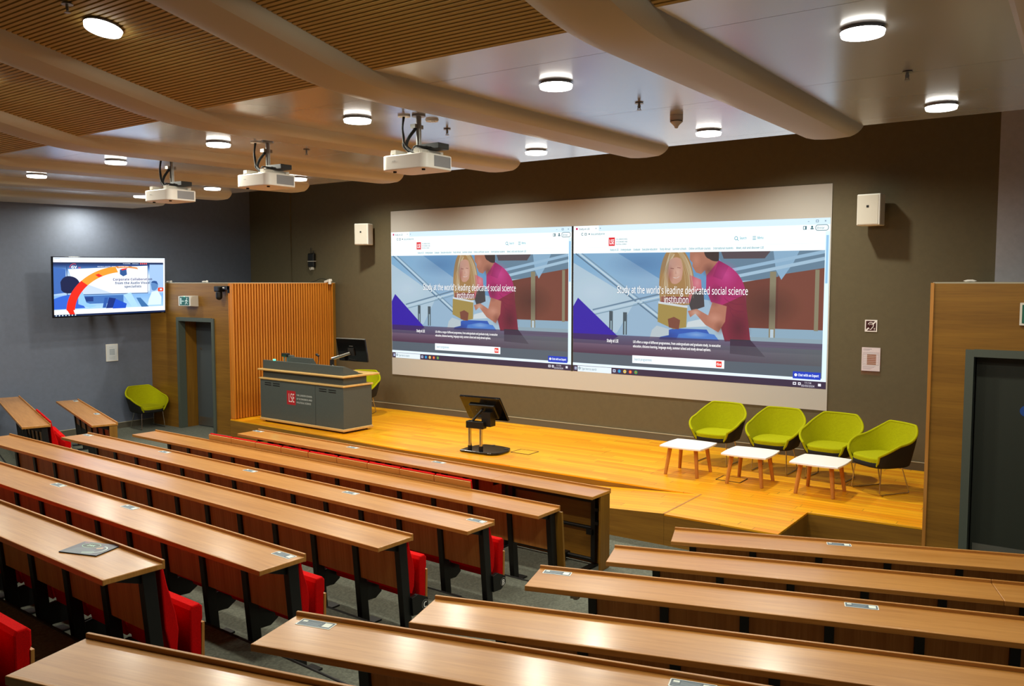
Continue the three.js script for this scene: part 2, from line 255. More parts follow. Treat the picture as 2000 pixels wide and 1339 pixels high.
  // folder and hand
  blob(x, '#b79a4a', P([[0.375, 0.51], [0.492, 0.535], [0.49, 0.665], [0.44, 0.68], [0.373, 0.635]])); blob(x, '#eef4f2', P([[0.375, 0.502], [0.494, 0.527], [0.494, 0.541], [0.375, 0.516]])); blob(x, '#8a4a34', P([[0.415, 0.615], [0.44, 0.6], [0.465, 0.62], [0.46, 0.68], [0.42, 0.67]])); blob(x, '#cfdde0', P([[0.37, 0.66], [0.42, 0.68], [0.42, 0.72], [0.34, 0.75], [0.35, 0.69]]));
  blob(x, '#e9f2f2', P([[0.495, 0.63], [0.545, 0.61], [0.57, 0.655], [0.49, 0.665]]));
  x.fillStyle = 'rgba(14,26,48,0.2)'; x.fillRect(0, Vv(top), U(0.985), Vv(bot - top));
  // violet triangle, lower band, panels
  blob(x, '#2a0f9a', P([[0, 0.55], [0.022, 0.49], [0.205, 0.745], [0.17, 0.775], [0, 0.775]]));
  g = x.createLinearGradient(0, Vv(0.735), 0, Vv(0.875)); g.addColorStop(0, 'rgba(58,36,66,0.62)'); g.addColorStop(1, 'rgba(64,34,58,0.97)'); x.fillStyle = g; x.fillRect(0, Vv(0.735), U(0.985), Vv(0.14));
  g = x.createLinearGradient(U(0.3), 0, U(0.985), 0); g.addColorStop(0, 'rgba(80,96,104,0)'); g.addColorStop(1, 'rgba(84,96,98,0.75)'); x.fillStyle = g; x.fillRect(U(0.3), Vv(0.77), U(0.685), Vv(0.1));
  x.fillStyle = '#4f5a66'; x.fillRect(0, Vv(0.868), U(0.985), Vv(0.072));
  // words
  x.fillStyle = '#ffffff'; x.shadowColor = 'rgba(0,0,0,0.45)'; x.shadowBlur = 6; fit(x, "Study at the world's leading dedicated social science", U(0.198), Vv(0.43), U(0.525), '66px sans-serif'); fit(x, 'institution', U(0.398), Vv(0.49), U(0.1), '66px sans-serif');
  fit(x, 'Study at LSE', U(0.155), Vv(0.775), U(0.052), 'bold 30px sans-serif'); fit(x, 'LSE offers a range of different programmes, from undergraduate and graduate study, to executive', U(0.27), Vv(0.775), U(0.355), 'bold 24px sans-serif'); fit(x, 'education, distance learning, language study, summer school and study abroad options.', U(0.27), Vv(0.803), U(0.318), 'bold 24px sans-serif'); x.shadowBlur = 0; x.shadowColor = 'transparent';
  x.fillStyle = '#eef6fa'; x.fillRect(U(0.268), Vv(0.865), U(0.372), Vv(0.052)); x.fillStyle = '#6d93a4'; fit(x, 'Search programmes', U(0.276), Vv(0.891), U(0.075), '24px sans-serif'); x.fillStyle = '#e02418'; x.fillRect(U(0.609), Vv(0.873), U(0.021), Vv(0.036)); x.fillStyle = '#fff'; fit(x, 'Go', U(0.6195), Vv(0.891), 40, 'bold 24px sans-serif', 'center');
  // scroll bars, chat button, task bar
  x.fillStyle = '#d8eefb'; x.fillRect(U(0.985), Vv(0.077), U(0.015), Vv(0.88)); x.fillStyle = '#8fbfe2'; x.fillRect(U(0.988), Vv(0.1), U(0.008), Vv(0.28)); x.fillStyle = '#dfeefa'; x.fillRect(0, Vv(0.94), W, Vv(0.018));
  x.fillStyle = '#1238b8'; x.fillRect(U(0.888), Vv(0.905), U(0.094), Vv(0.043)); x.fillStyle = '#fff'; x.beginPath(); x.arc(U(0.898), Vv(0.926), 9, 0, 7); x.fill(); fit(x, 'Chat with an Expert', U(0.906), Vv(0.926), U(0.07), 'bold 22px sans-serif');
  x.fillStyle = '#34263f'; x.fillRect(0, Vv(0.958), W, Vv(0.042)); x.fillStyle = '#dfeaf0'; x.fillRect(U(0.022), Vv(0.96), U(0.155), Vv(0.04)); x.fillStyle = '#5b7580'; fit(x, 'Type here to search', U(0.04), Vv(0.98), U(0.07), '22px sans-serif'); x.strokeStyle = '#5b7580'; x.beginPath(); x.arc(U(0.031), Vv(0.977), 7, 0, 7); x.stroke();
  x.fillStyle = '#cfe0ff'; for (const [a, b] of [[0.008, 0.969], [0.0135, 0.969], [0.008, 0.98], [0.0135, 0.98]]) x.fillRect(U(a), Vv(b), U(0.0045), Vv(0.008)); x.strokeStyle = '#cfe0ff'; x.strokeRect(U(0.185), Vv(0.972), 16, 14);
  for (const [u, c, c2] of [[0.212, '#1d7fd0', '#38c8a0'], [0.236, '#f4c342', '#5aa0e0'], [0.26, '#e04636', '#f6d04a'], [0.284, '#37a852', '#e04636']]) { x.fillStyle = c; x.beginPath(); x.arc(U(u), Vv(0.979), 12, 0, 7); x.fill(); x.fillStyle = c2; x.beginPath(); x.arc(U(u), Vv(0.979), 5, 0, 7); x.fill(); }
  x.fillStyle = '#e8e8f0'; fit(x, '˄', U(0.875), Vv(0.98), 30, '24px sans-serif', 'center'); x.strokeStyle = '#e8e8f0'; x.strokeRect(U(0.89), Vv(0.972), 16, 12); x.strokeRect(U(0.908), Vv(0.972), 12, 12); fit(x, '11:14', U(0.94), Vv(0.97), 60, '17px sans-serif', 'center'); fit(x, '05/03/2024', U(0.94), Vv(0.988), 80, '17px sans-serif', 'center'); x.fillRect(U(0.974), Vv(0.97), 18, 16);
});
const tvMap = canvas(1280, 720, (x, W, H) => {
  const P = (l) => l.map((p) => p.map((q, i) => (i % 2 ? q * H : q * W)));
  x.fillStyle = '#f6f7fb'; x.fillRect(0, 0, W, H); x.fillStyle = '#dfe8f4'; x.fillRect(0, 0, W, 26); x.fillStyle = '#6a88a8'; fit(x, 'Corporate', 10, 13, 60, '13px sans-serif'); fit(x, 'https', 60, 44, 90, '13px sans-serif');
  let g = x.createLinearGradient(0, 60, 0, 640); g.addColorStop(0, '#1b3f86'); g.addColorStop(0.14, '#6f9fd6'); g.addColorStop(0.3, '#cfdff2'); g.addColorStop(0.62, '#d9e4f2'); g.addColorStop(0.72, '#7fb0e4'); g.addColorStop(1, '#a8d0f2'); x.fillStyle = g; x.fillRect(0, 60, W - 20, 580);
  g = x.createLinearGradient(0, 60, 0, 170); g.addColorStop(0, 'rgba(10,24,60,0.95)'); g.addColorStop(1, 'rgba(30,70,150,0)'); x.fillStyle = g; x.fillRect(0, 60, W - 20, 110);
  blob(x, '#3b68b4', P([[0, 0.16], [0.1, 0.2], [0.1, 0.6], [0, 0.62]])); blob(x, '#9fc0e6', P([[0.85, 0.12], [0.985, 0.12], [0.985, 0.62], [0.85, 0.62]])); x.strokeStyle = '#16407c'; x.lineWidth = 8; x.strokeRect(W * 0.11, 90, W * 0.72, 370);
  blob(x, '#eef2f8', P([[0.12, 0.2], [0.83, 0.14], [0.83, 0.63], [0.2, 0.63]])); blob(x, '#c3d4ea', P([[0.2, 0.4], [0.5, 0.63], [0.2, 0.63]])); blob(x, '#3f6fb4', P([[0.14, 0.66], [0.6, 0.66], [0.6, 0.8], [0.14, 0.8]])); blob(x, '#173a80', P([[0.22, 0.68], [0.33, 0.68], [0.33, 0.76], [0.22, 0.76]]));
  blob(x, '#2f63d0', P([[0, 0.7], [0.1, 0.62, 0.17, 0.64], [0.22, 0.75, 0.26, 0.87], [0, 0.88]])); blob(x, '#0f1a44', P([[0.055, 0.42], [0.08, 0.3, 0.14, 0.32], [0.2, 0.34, 0.215, 0.44], [0.2, 0.56, 0.16, 0.6], [0.09, 0.64, 0.06, 0.55]])); blob(x, '#8fc4ee', P([[0.2, 0.54], [0.24, 0.6], [0.27, 0.78], [0.36, 0.84], [0.3, 0.87], [0.2, 0.8]]));
  blob(x, '#1f50c8', P([[0.52, 0.72], [0.63, 0.82], [0.62, 0.9], [0.5, 0.9]])); blob(x, '#15327c', P([[0.47, 0.7], [0.53, 0.72], [0.5, 0.89], [0.44, 0.89]])); blob(x, '#2a58a8', P([[0.43, 0.7], [0.46, 0.7], [0.44, 0.88], [0.41, 0.88]])); blob(x, '#a9d4ea', P([[0.6, 0.66], [0.67, 0.62], [0.74, 0.88], [0.68, 0.88]])); blob(x, '#3b6ea6', P([[0.72, 0.72], [0.76, 0.72], [0.84, 0.89], [0.77, 0.89]]));
  blob(x, '#5a86bc', P([[0.86, 0.47], [0.88, 0.42, 0.92, 0.44], [0.935, 0.48, 0.93, 0.54], [0.9, 0.63, 0.87, 0.58]])); blob(x, '#d4eaf6', P([[0.87, 0.62], [0.93, 0.6], [0.965, 0.72], [0.96, 0.86], [0.83, 0.86], [0.84, 0.76]])); blob(x, '#27508e', P([[0.862, 0.45], [0.88, 0.4, 0.92, 0.43], [0.933, 0.49], [0.9, 0.46]])); blob(x, '#2c5490', P([[0.57, 0.21], [0.63, 0.2], [0.635, 0.3], [0.6, 0.33], [0.57, 0.29]]));
  // orange swoosh
  const arc = (r0, r1, a0, a1, c) => { x.fillStyle = c; x.beginPath(); x.ellipse(W * 0.60, H * 0.92, W * r0, H * r0 * 1.55, 0, R(a0), R(a1)); x.ellipse(W * 0.615, H * 0.94, W * r1, H * r1 * 1.55, 0, R(a1), R(a0), true); x.closePath(); x.fill(); };
  arc(0.5, 0.445, 180, 222, '#ff2410'); arc(0.5, 0.445, 222, 262, '#ff9a2e'); arc(0.5, 0.49, 262, 285, '#d98a4a'); arc(0.5, 0.445, 160, 181, '#ff2410'); blob(x, '#e8281c', P([[0.35, 0.3], [0.38, 0.28], [0.415, 0.32], [0.38, 0.34]])); blob(x, '#e8281c', P([[0.58, 0.2], [0.64, 0.18], [0.63, 0.205], [0.59, 0.225]]));
  x.fillStyle = '#f6f7fb'; x.fillRect(0, 648, W, 50); blob(x, '#ff2410', P([[0.1, 0.88], [0.155, 0.88], [0.172, 0.975], [0.13, 0.975]]));
  x.fillStyle = '#fff'; fit(x, 'GV', W * 0.145, H * 0.165, 90, 'bold 46px sans-serif'); x.strokeStyle = '#ff4a4a'; x.lineWidth = 5; x.beginPath(); x.arc(W * 0.17, H * 0.17, 44, R(170), R(300)); x.stroke(); x.fillStyle = '#ff4a4a'; fit(x, 'AV', W * 0.205, H * 0.175, 40, 'bold 22px sans-serif');
  x.fillStyle = '#eef4ff'; ['WHAT WE DO', 'AV SOLUTIONS', 'ABOUT', 'CASE STUDIES', 'NEWS', 'CAREERS', 'CONTACT'].forEach((s, i) => fit(x, s, W * (0.37 + i * 0.062), H * 0.155, W * 0.056, 'bold 15px sans-serif')); fit(x, '01 234 567890', W * 0.6, H * 0.105, W * 0.07, 'bold 13px sans-serif'); fit(x, 'info@company', W * 0.685, H * 0.105, W * 0.06, 'bold 13px sans-serif'); x.fillStyle = '#ff5a50'; for (let i = 0; i < 4; i++) { x.beginPath(); x.arc(W * (0.765 + i * 0.018), H * 0.105, 9, 0, 7); x.fill(); }
  x.fillStyle = '#34376e'; fit(x, 'Corporate Collaboration', W * 0.69, H * 0.385, W * 0.37, 'bold 42px sans-serif', 'center'); x.fillStyle = '#173a6c'; fit(x, 'from the Audio Visual', W * 0.69, H * 0.45, W * 0.33, 'bold 42px sans-serif', 'center'); fit(x, 'specialists', W * 0.69, H * 0.515, W * 0.16, 'bold 42px sans-serif', 'center');
  x.fillStyle = '#e8402a'; x.beginPath(); x.roundRect(W * 0.93, H * 0.545, W * 0.055, H * 0.07, 12); x.fill(); x.fillStyle = '#fff'; x.fillRect(W * 0.95, H * 0.565, 26, 20);
  x.fillStyle = '#10264e'; x.fillRect(0, 698, W, 22); x.fillStyle = '#dff'; for (let i = 0; i < 7; i++) { x.beginPath(); x.arc(20 + i * 34, 709, 7, 0, 7); x.fill(); }
});
const stickerMap = canvas(320, 128, (x, W, H) => { x.fillStyle = '#f0f3ee'; x.beginPath(); x.roundRect(0, 0, W, H, 14); x.fill(); x.fillStyle = '#4d5f6c'; x.beginPath(); x.roundRect(9, 9, W - 18, H - 18, 10); x.fill(); x.fillStyle = '#e6eee4'; x.fillRect(24, 22, 44, 30); x.fillRect(W - 92, 22, 68, 74); x.fillStyle = '#8d9da6'; for (let i = 0; i < 4; i++) x.fillRect(78, 26 + i * 18, 136 - i * 8, 5); x.fillRect(24, 98, 190, 5); x.fillRect(24, 64, 40, 5); });
const noticeMap = canvas(256, 360, (x, W, H) => { x.fillStyle = '#efe9f2'; x.fillRect(0, 0, W, H); x.fillStyle = '#9a92a4'; x.fillRect(18, 22, 120, 6); x.fillRect(18, 40, 90, 5); x.fillStyle = '#7d7488'; x.fillRect(14, 78, W - 28, 4); x.strokeStyle = '#8d8494'; x.lineWidth = 3; x.strokeRect(18, 100, W - 36, 170); for (let i = 0; i < 6; i++) { x.fillStyle = '#a5765f'; x.fillRect(74, 106 + i * 27, 128, 22); x.fillStyle = '#a79db0'; x.fillRect(26, 114 + i * 27, 38, 4); x.fillRect(210, 114 + i * 27, 20, 4); } x.fillStyle = '#a79db0'; for (let i = 0; i < 4; i++) x.fillRect(18, 288 + i * 14, 180 - i * 22, 4); });
const greyNoticeMap = canvas(256, 340, (x, W, H) => { x.fillStyle = '#d3d8de'; x.fillRect(0, 0, W, H); x.fillStyle = '#97a2ad'; x.fillRect(70, 90, 120, 130); x.fillStyle = '#bfc7d0'; for (let i = 0; i < 5; i++) x.fillRect(78, 100 + i * 24, 104, 12); x.fillStyle = '#a5aeb8'; for (let i = 0; i < 4; i++) x.fillRect(60, 250 + i * 18, 140, 5); x.fillRect(60, 50, 100, 6); });
const earMap = canvas(256, 256, (x) => { x.fillStyle = '#f4f0f2'; x.fillRect(0, 0, 256, 256); x.fillStyle = '#3a0a10'; x.fillRect(22, 22, 212, 212); x.strokeStyle = '#f4f0f2'; x.lineCap = 'butt'; x.lineWidth = 30; x.beginPath(); x.moveTo(18, 238); x.lineTo(84, 172); x.stroke(); x.beginPath(); x.moveTo(160, 96); x.lineTo(236, 20); x.stroke(); x.lineWidth = 15; x.lineCap = 'round'; x.beginPath(); x.arc(124, 108, 56, R(195), R(375)); x.quadraticCurveTo(176, 150, 150, 170); x.quadraticCurveTo(140, 208, 108, 204); x.stroke(); x.lineWidth = 10; x.beginPath(); x.arc(124, 112, 26, R(185), R(350)); x.stroke(); x.fillStyle = '#f4f0f2'; fit(x, 'T', 200, 200, 70, 'bold 70px sans-serif', 'center'); });
const exitMap = canvas(256, 160, (x) => { x.fillStyle = '#0d5a48'; x.fillRect(0, 0, 256, 160); x.fillStyle = '#cfe2da'; x.fillRect(16, 20, 34, 120); x.fillRect(76, 74, 44, 14); blob(x, '#cfe2da', [[76, 60], [56, 81], [76, 102]]); x.strokeStyle = '#cfe2da'; x.lineWidth = 16; x.lineCap = 'round'; x.beginPath(); x.moveTo(190, 52); x.lineTo(178, 96); x.lineTo(206, 132); x.moveTo(178, 96); x.lineTo(150, 136); x.moveTo(188, 58); x.lineTo(216, 84); x.moveTo(188, 58); x.lineTo(150, 78); x.stroke(); x.beginPath(); x.arc(196, 30, 13, 0, 7); x.fill(); });
const logoMap = canvas(640, 256, (x, W, H) => { x.fillStyle = '#4a504c'; x.fillRect(0, 0, W, H); x.fillStyle = '#b01420'; x.fillRect(6, 14, 216, 224); x.fillStyle = '#f2eae6'; fit(x, 'LSE', 120, 128, 150, '190px sans-serif', 'center'); x.fillStyle = '#b9bcb8'; ['THE LONDON SCHOOL', 'OF ECONOMICS AND', 'POLITICAL SCIENCE'].forEach((s, i) => fit(x, s, 248, 72 + i * 58, 380 - (i === 2 ? 30 : 0), 'bold 38px sans-serif')); });
const leafletMap = canvas(400, 280, (x, W, H) => { x.fillStyle = '#4a4a5a'; x.fillRect(0, 0, W, H); blob(x, '#59646e', [[30, 280], [70, 150], [200, 110, 300, 180], [330, 280]]); x.strokeStyle = '#a8e8b8'; x.lineWidth = 9; x.beginPath(); x.ellipse(150, 76, 84, 50, 0, 0, 7); x.stroke(); x.fillStyle = '#12221c'; x.fill(); x.fillStyle = '#bff0cc'; fit(x, 'ZAK', 150, 78, 100, 'bold 44px sans-serif', 'center'); x.strokeStyle = '#d8f4e8'; x.beginPath(); x.ellipse(290, 150, 70, 76, 0, -1.6, 1.7); x.stroke(); blob(x, '#d8b084', [[250, 120], [300, 90], [310, 120], [260, 140]]); x.fillStyle = '#c86a72'; fit(x, 'NEW', 26, 24, 60, 'bold 24px sans-serif'); blob(x, '#8fa59a', [[200, 230], [300, 200], [320, 240], [220, 262]]); });
const epsonMap = canvas(256, 64, (x, W, H) => { x.fillStyle = '#e6e2da'; x.fillRect(0, 0, W, H); x.fillStyle = '#6a6a70'; fit(x, 'EPSON', 128, 34, 220, 'bold 50px sans-serif', 'center'); });
const badgeMap = {}; for (const L of ['B', 'C']) badgeMap[L] = canvas(128, 128, (x) => { x.fillStyle = '#0c0c0b'; x.fillRect(0, 0, 128, 128); x.strokeStyle = '#c8c4b8'; x.lineWidth = 4; x.beginPath(); x.arc(64, 64, 59, 0, 7); x.stroke(); x.fillStyle = '#f6f4ee'; fit(x, L, 64, 70, 100, 'bold 112px sans-serif', 'center'); });
const printMat = (map, rough = 0.5, glow = 0) => std(glow ? { color: 0x050505, emissive: 0xffffff, emissiveMap: map, emissiveIntensity: glow, roughness: rough } : { map, roughness: rough });

// ------------------------------------------------------------------ the room: floor, platforms, stage, walls, ceiling
const XL = -14.74, XR = 0.74, ZF = -11.48, ZB = 3.4, STAGE = 0.325, TOP = EYE + 3.1;
const lower = struct('floor', uvBox(box(XR - XL + 0.4, 0.2, ZB - ZF + 0.4, (XL + XR) / 2, -0.1, (ZF + ZB) / 2)), M.carpet);
// rows: far edge of the desktop (left end, right end), height of the platform they stand on
const HTOP = 0.735, DEPTH = 0.31;
const rowFloor = (h) => EYE - h - HTOP;
const ROWS = {
  L1: { a: [-9.07, -7.11], b: [-3.754, -6.924], f: rowFloor(1.94) }, L2: { a: [-10.11, -6.30], b: [-3.811, -6.124], f: rowFloor(1.94) },
  L3: { a: [-10.21, -5.46], b: [-3.851, -5.227], f: rowFloor(1.86) }, L4: { a: [-10.15, -4.53], b: [-3.838, -4.271], f: rowFloor(1.735) },
  L5: { a: [-10.2, -3.60], b: [-3.844, -3.332], f: rowFloor(1.625) }, L6: { a: [-10.2, -2.77], b: [-3.974, -2.499], f: rowFloor(1.46) },
  L7: { a: [-10.2, -1.85], b: [-3.95, -1.58], f: rowFloor(1.27) },
};
for (const [k, x, z, ang, h, len] of [['R1', -2.736, -6.102, 19.2, 1.94, 3.45], ['R2', -2.788, -5.204, 17.9, 1.86, 3.45], ['R3', -2.778, -4.24, 17.1, 1.735, 3.45], ['R4', -2.784, -3.266, 17.0, 1.625, 3.45], ['R5', -2.872, -2.436, 14.7, 1.46, 3.5], ['R6', -2.951, -1.548, 13.6, 1.27, 3.55]])
  ROWS[k] = { a: [x, z], b: [x + len * Math.cos(R(ang)), z - len * Math.sin(R(ang))], f: rowFloor(h) };
ROWS.W1 = { a: [-13.847, -7.257], b: [-11.092, -6.344], f: rowFloor(1.94) };
ROWS.W2 = { a: [-14.41, -6.597], b: [-11.233, -5.513], f: rowFloor(1.86) };
{ // carpeted platforms: each begins just behind the desks of the row in front
  const along = (a, b, x) => a[1] + (b[1] - a[1]) * (x - a[0]) / (b[0] - a[0]);
  const steps = [['L2', 'R1', 0.08], ['L3', 'R2', 0.205], ['L4', 'R3', 0.315], ['L5', 'R4', 0.48], ['L6', 'R5', 0.67], ['L7', 'R6', 0.85]];
  let below = 0;
  for (const [l, r, top] of steps) {
    const A = ROWS[l], B = ROWS[r], g = 0.14, zr = along(B.a, B.b, XR);
    const front = [[XL, zr + g], [-14 - B.a[0], B.a[1] + g], [A.a[0], A.a[1] + g], [A.b[0], A.b[1] + g], [B.a[0], B.a[1] + g], [XR, zr + g]];
    const o = part('platform', uvBox(slab([...front, [XR, ZB], [XL, ZB]].reverse(), below - 0.02, top)), M.carpet, lower);
    const nose = []; for (let i = 1; i < front.length; i++) nose.push(rod([front[i - 1][0], top - 0.004, front[i - 1][1]], [front[i][0], top - 0.004, front[i][1]], 0.012, 6));
    part('step_nosing', nose, M.blackSoft, lower);
    below = top;
  }
}
// stage: floor, landing and ramp
const stagePlan = [[-12.24, -9.02], [-9.58, -8.885], [-8.19, -8.80], [-3.63, -8.78], [-3.63, -7.83], [-2.46, -7.80], [-2.455, -8.73], [-1.385, -8.80], [-1.385, ZF], [-12.24, ZF]];
const stage = struct('floor_stage', uvBox(slab(stagePlan.slice().reverse(), 0, STAGE - 0.022), 'x'), M.veneer);
part('stage_boards', uvBox(slab(stagePlan.slice().reverse(), STAGE - 0.022, STAGE, 0.003), 'x'), M.stage, stage);
{
  const x0 = -8.85, x1 = -3.632, z0 = -8.79, z1 = -7.83, g = new THREE.BufferGeometry(), h = STAGE;
  const P = [[x0, 0.004, z0], [x0, 0.004, z1], [x1, h, z1], [x1, h, z0]], Q = [[x1, 0, z1], [x1, 0, z0]];
  const tri = [P[0], P[1], P[2], P[0], P[2], P[3]];
  g.setAttribute('position', new THREE.Float32BufferAttribute(tri.flat(), 3)); g.computeVertexNormals(); 
  part('ramp_boards', uvBox(g, 'x'), M.stage, stage);
  const s = new THREE.BufferGeometry(); s.setAttribute('position', new THREE.Float32BufferAttribute([P[1], Q[0], P[2]].flat(), 3)); s.computeVertexNormals();
  part('ramp_side', uvBox(s, 'x'), M.veneer, stage);
  part('ramp_joint', uvBox(box(0.02, 0.004, z1 - z0, x1, h + 0.0005, (z0 + z1) / 2)), M.deskEdge, stage);
}
// walls
const wf = struct('wall_front', uvBox(box(XR - XL + 0.4, TOP, 0.2, (XL + XR) / 2, TOP / 2, ZF - 0.1)), M.wallFront);
const wl = struct('wall_left', uvBox(box(0.2, TOP, ZB - ZF, XL - 0.1, TOP / 2, (ZF + ZB) / 2)), M.wallSide);
struct('wall_right', uvBox(box(0.2, TOP, ZB - ZF, XR + 0.1, TOP / 2, (ZF + ZB) / 2)), M.wallSide);
struct('wall_back', uvBox(box(XR - XL + 0.4, TOP, 0.2, (XL + XR) / 2, TOP / 2, ZB + 0.1)), M.wallSide);
part('pier', uvBox(box(XR + 1.14, TOP, 0.06, (XR - 1.14) / 2, TOP / 2, ZF + 0.03)), M.wallPale, wf);
part('wall_return', uvBox(box(1.25, TOP, 0.03, XL + 0.63, TOP / 2, ZF + 0.015)), M.wallFront, wf);
const bf = struct('baseboard_front', box(10.85, 0.1, 0.018, -6.81, STAGE + 0.05, ZF + 0.011), M.baseboard);
part('top_edge', box(10.85, 0.008, 0.022, -6.81, STAGE + 0.104, ZF + 0.012), M.baseEdge, bf);
const bl = struct('baseboard_left', box(0.018, 0.1, 5.6, XL + 0.011, 0.05, -6.35), M.baseboard);
part('top_edge', box(0.022, 0.008, 5.6, XL + 0.012, 0.104, -6.35), M.baseEdge, bl);

// door housings left and right of the stage: timber-faced blocks with a recessed door
function housing(name, x0, x1, zf, ox0, ox1, otop, top, mat) {
  const d = zf - ZF - 0.002, zc = zf - d / 2, o = struct(name, uvBox(box(ox0 - x0, top, d, (x0 + ox0) / 2, top / 2, zc)), mat);
  if (x1 - ox1 > 0.01) part('side_panel', uvBox(box(x1 - ox1, top, d, (x1 + ox1) / 2, top / 2, zc)), mat, o);
  part('head_panel', uvBox(box(ox1 - ox0, top - otop, d, (ox0 + ox1) / 2, (top + otop) / 2, zc)), mat, o);
  part('recess_back', uvBox(box(ox1 - ox0, otop, d - 0.5, (ox0 + ox1) / 2, otop / 2, zc - 0.25)), mat, o);
  part('top_cap', box(x1 - x0, 0.012, d, (x0 + x1) / 2, top + 0.006, zc), M.baseEdge, o);
  return o;
}
const PL = housing('wall_portal_left', XL + 0.002, -12.25, -9.15, -13.85, -12.84, 1.975, 2.64, M.veneer);
const PR = housing('wall_portal_right', -1.382, XR - 0.002, -8.806, -1.04, -0.04, 2.0, 2.655, M.veneer);
part('corner_bead', uvBox(box(0.03, 2.66, 0.03, -1.384, 1.33, -8.806), 'y'), M.deskEdge, PR);
function door(name, x0, x1, zf, h, leafMat, frameMat, dz) {
  const d = thing(name, '', 'door', [(x0 + x1) / 2, 0, zf]); delete d.userData.category; delete d.userData.label; d.userData.kind = 'structure'; d.name = name; const w = x1 - x0;
  part('door_frame', [box(0.07, h + 0.05, 0.14, -w / 2 - 0.012, (h + 0.05) / 2, -0.045), box(0.07, h + 0.05, 0.14, w / 2 + 0.012, (h + 0.05) / 2, -0.045), box(w - 0.046, 0.07, 0.138, 0, h + 0.02, -0.045)], frameMat, d);
  part('door_leaf', box(w - 0.06, h - 0.03, 0.045, 0, (h - 0.03) / 2 + 0.006, dz), leafMat, d);
  return d;
}
{
  const d = door('door_1', -13.85, -12.84, -9.15, 1.975, M.doorGrey, M.doorFrame, -0.36);
  const leaf = d.children[1]; part('pull_handle', [box(0.05, 0.98, 0.006, 0.2, 1.02, -0.334), rod([0.22, 0.6, -0.29], [0.22, 1.45, -0.29], 0.014), rod([0.22, 0.66, -0.33], [0.22, 0.66, -0.29], 0.01), rod([0.22, 1.4, -0.33], [0.22, 1.4, -0.29], 0.01)], M.black, leaf);
  part('kick_plate', box(0.9, 0.16, 0.004, 0, 0.1, -0.335), M.steel, leaf); part('sign_disc', cyl(0.028, 0.004, 0, 0, 0).rotateX(Math.PI / 2).translate(0.36, 1.42, -0.334), M.steel, leaf); part('sign_disc', cyl(0.022, 0.004, 0, 0, 0).rotateX(Math.PI / 2).translate(-0.34, 1.44, -0.334), M.steel, leaf);
  const e = door('door_2', -1.04, -0.04, -8.806, 2.0, M.doorDark, M.doorFrame, -0.16);
  part('kick_plate', box(0.9, 0.2, 0.004, 0, 0.12, -0.134), M.steel, e.children[1]); part('sign_disc', cyl(0.05, 0.004, 0, 0, 0, 28).rotateX(Math.PI / 2).translate(-0.06, 1.5, -0.134), M.blue, e.children[1]);
}
// vertical timber slats on the stage side of the left housing
{
  const back = part('slat_backing', uvBox(box(0.02, 2.64 - STAGE, 2.32, -12.238, (2.64 + STAGE) / 2, -10.2), 'y'), M.slat, PL), n = 40;
  const gs = [0, 1, 2, 3].map((k) => uvBox(box(0.08, 2.64 - STAGE - 0.02, 0.031), 'y', k * 0.61));
  for (let i = 0; i < n; i++) { const s = part('slat', gs[i % 4], M.slat, PL); s.position.set(-12.188, (2.64 + STAGE) / 2, -9.06 - i * (2.3 / n)); }
  part('slat_top_rail', uvBox(box(0.08, 0.012, 2.3, -12.188, 2.636, -10.2), 'z'), M.slat, PL);
}

// ------------------------------------------------------------------ ceiling: satin panels in front, ribbed panels on the rake, rounded ribs between
const YP = Y(1.32), RAKE = 0.218, skew = (x) => 0.055 * (x + 1.8);
const zFront = (x) => -7.76 + skew(x) * 0.8, zCrease = (x) => -3.89 + skew(x);
const lerp = (a, b, t) => a + (b - a) * t;
const junction = (i, z) => (z < -3.9 ? lerp(-1.8 - 1.84 * i, -1.86 - 1.99 * i, (z + 7.75) / 3.85) : lerp(-1.86 - 1.99 * i, -1.95 - 2.16 * i, (z + 3.9) / 7.2));
const ribWidth = (i, z) => (i === 6 ? 1.24 : 0.56 + 0.012 * Math.max(0, i)) + (z + 7.75) * 0.004;
const ceilY = (x, z) => YP + Math.max(0, z - zCrease(x)) * RAKE;
const ceiling = struct('ceiling', box(XR - XL + 0.4, 0.2, ZB - ZF + 0.4, (XL + XR) / 2, TOP + 0.1, (ZF + ZB) / 2), M.slab);
function sheet(cols, rows, P, thick) {               // a sheet between two curves with a thin edge
  const g = new THREE.BufferGeometry(), pos = [], idx = [];
  for (let j = 0; j <= rows; j++) for (let i = 0; i <= cols; i++) pos.push(...P(i, j));
  const n = (cols + 1) * (rows + 1); for (let j = 0; j <= rows; j++) for (let i = 0; i <= cols; i++) { const p = P(i, j); pos.push(p[0], p[1] + thick, p[2]); }
  const q = (a, b, c, d) => idx.push(a, b, c, a, c, d), at = (i, j) => j * (cols + 1) + i;
  for (let j = 0; j < rows; j++) for (let i = 0; i < cols; i++) { q(at(i, j), at(i + 1, j), at(i + 1, j + 1), at(i, j + 1)); q(n + at(i, j), n + at(i, j + 1), n + at(i + 1, j + 1), n + at(i + 1, j)); }
  for (let i = 0; i < cols; i++) { q(at(i, 0), n + at(i, 0), n + at(i + 1, 0), at(i + 1, 0)); q(at(i, rows), at(i + 1, rows), n + at(i + 1, rows), n + at(i, rows)); }
  for (let j = 0; j < rows; j++) { q(at(0, j), at(0, j + 1), n + at(0, j + 1), n + at(0, j)); q(at(cols, j), n + at(cols, j), n + at(cols, j + 1), at(cols, j + 1)); }
  g.setAttribute('position', new THREE.Float32BufferAttribute(pos, 3)); g.setIndex(idx); g.computeVertexNormals();
  return toCreasedNormals(g, 0.27);
}
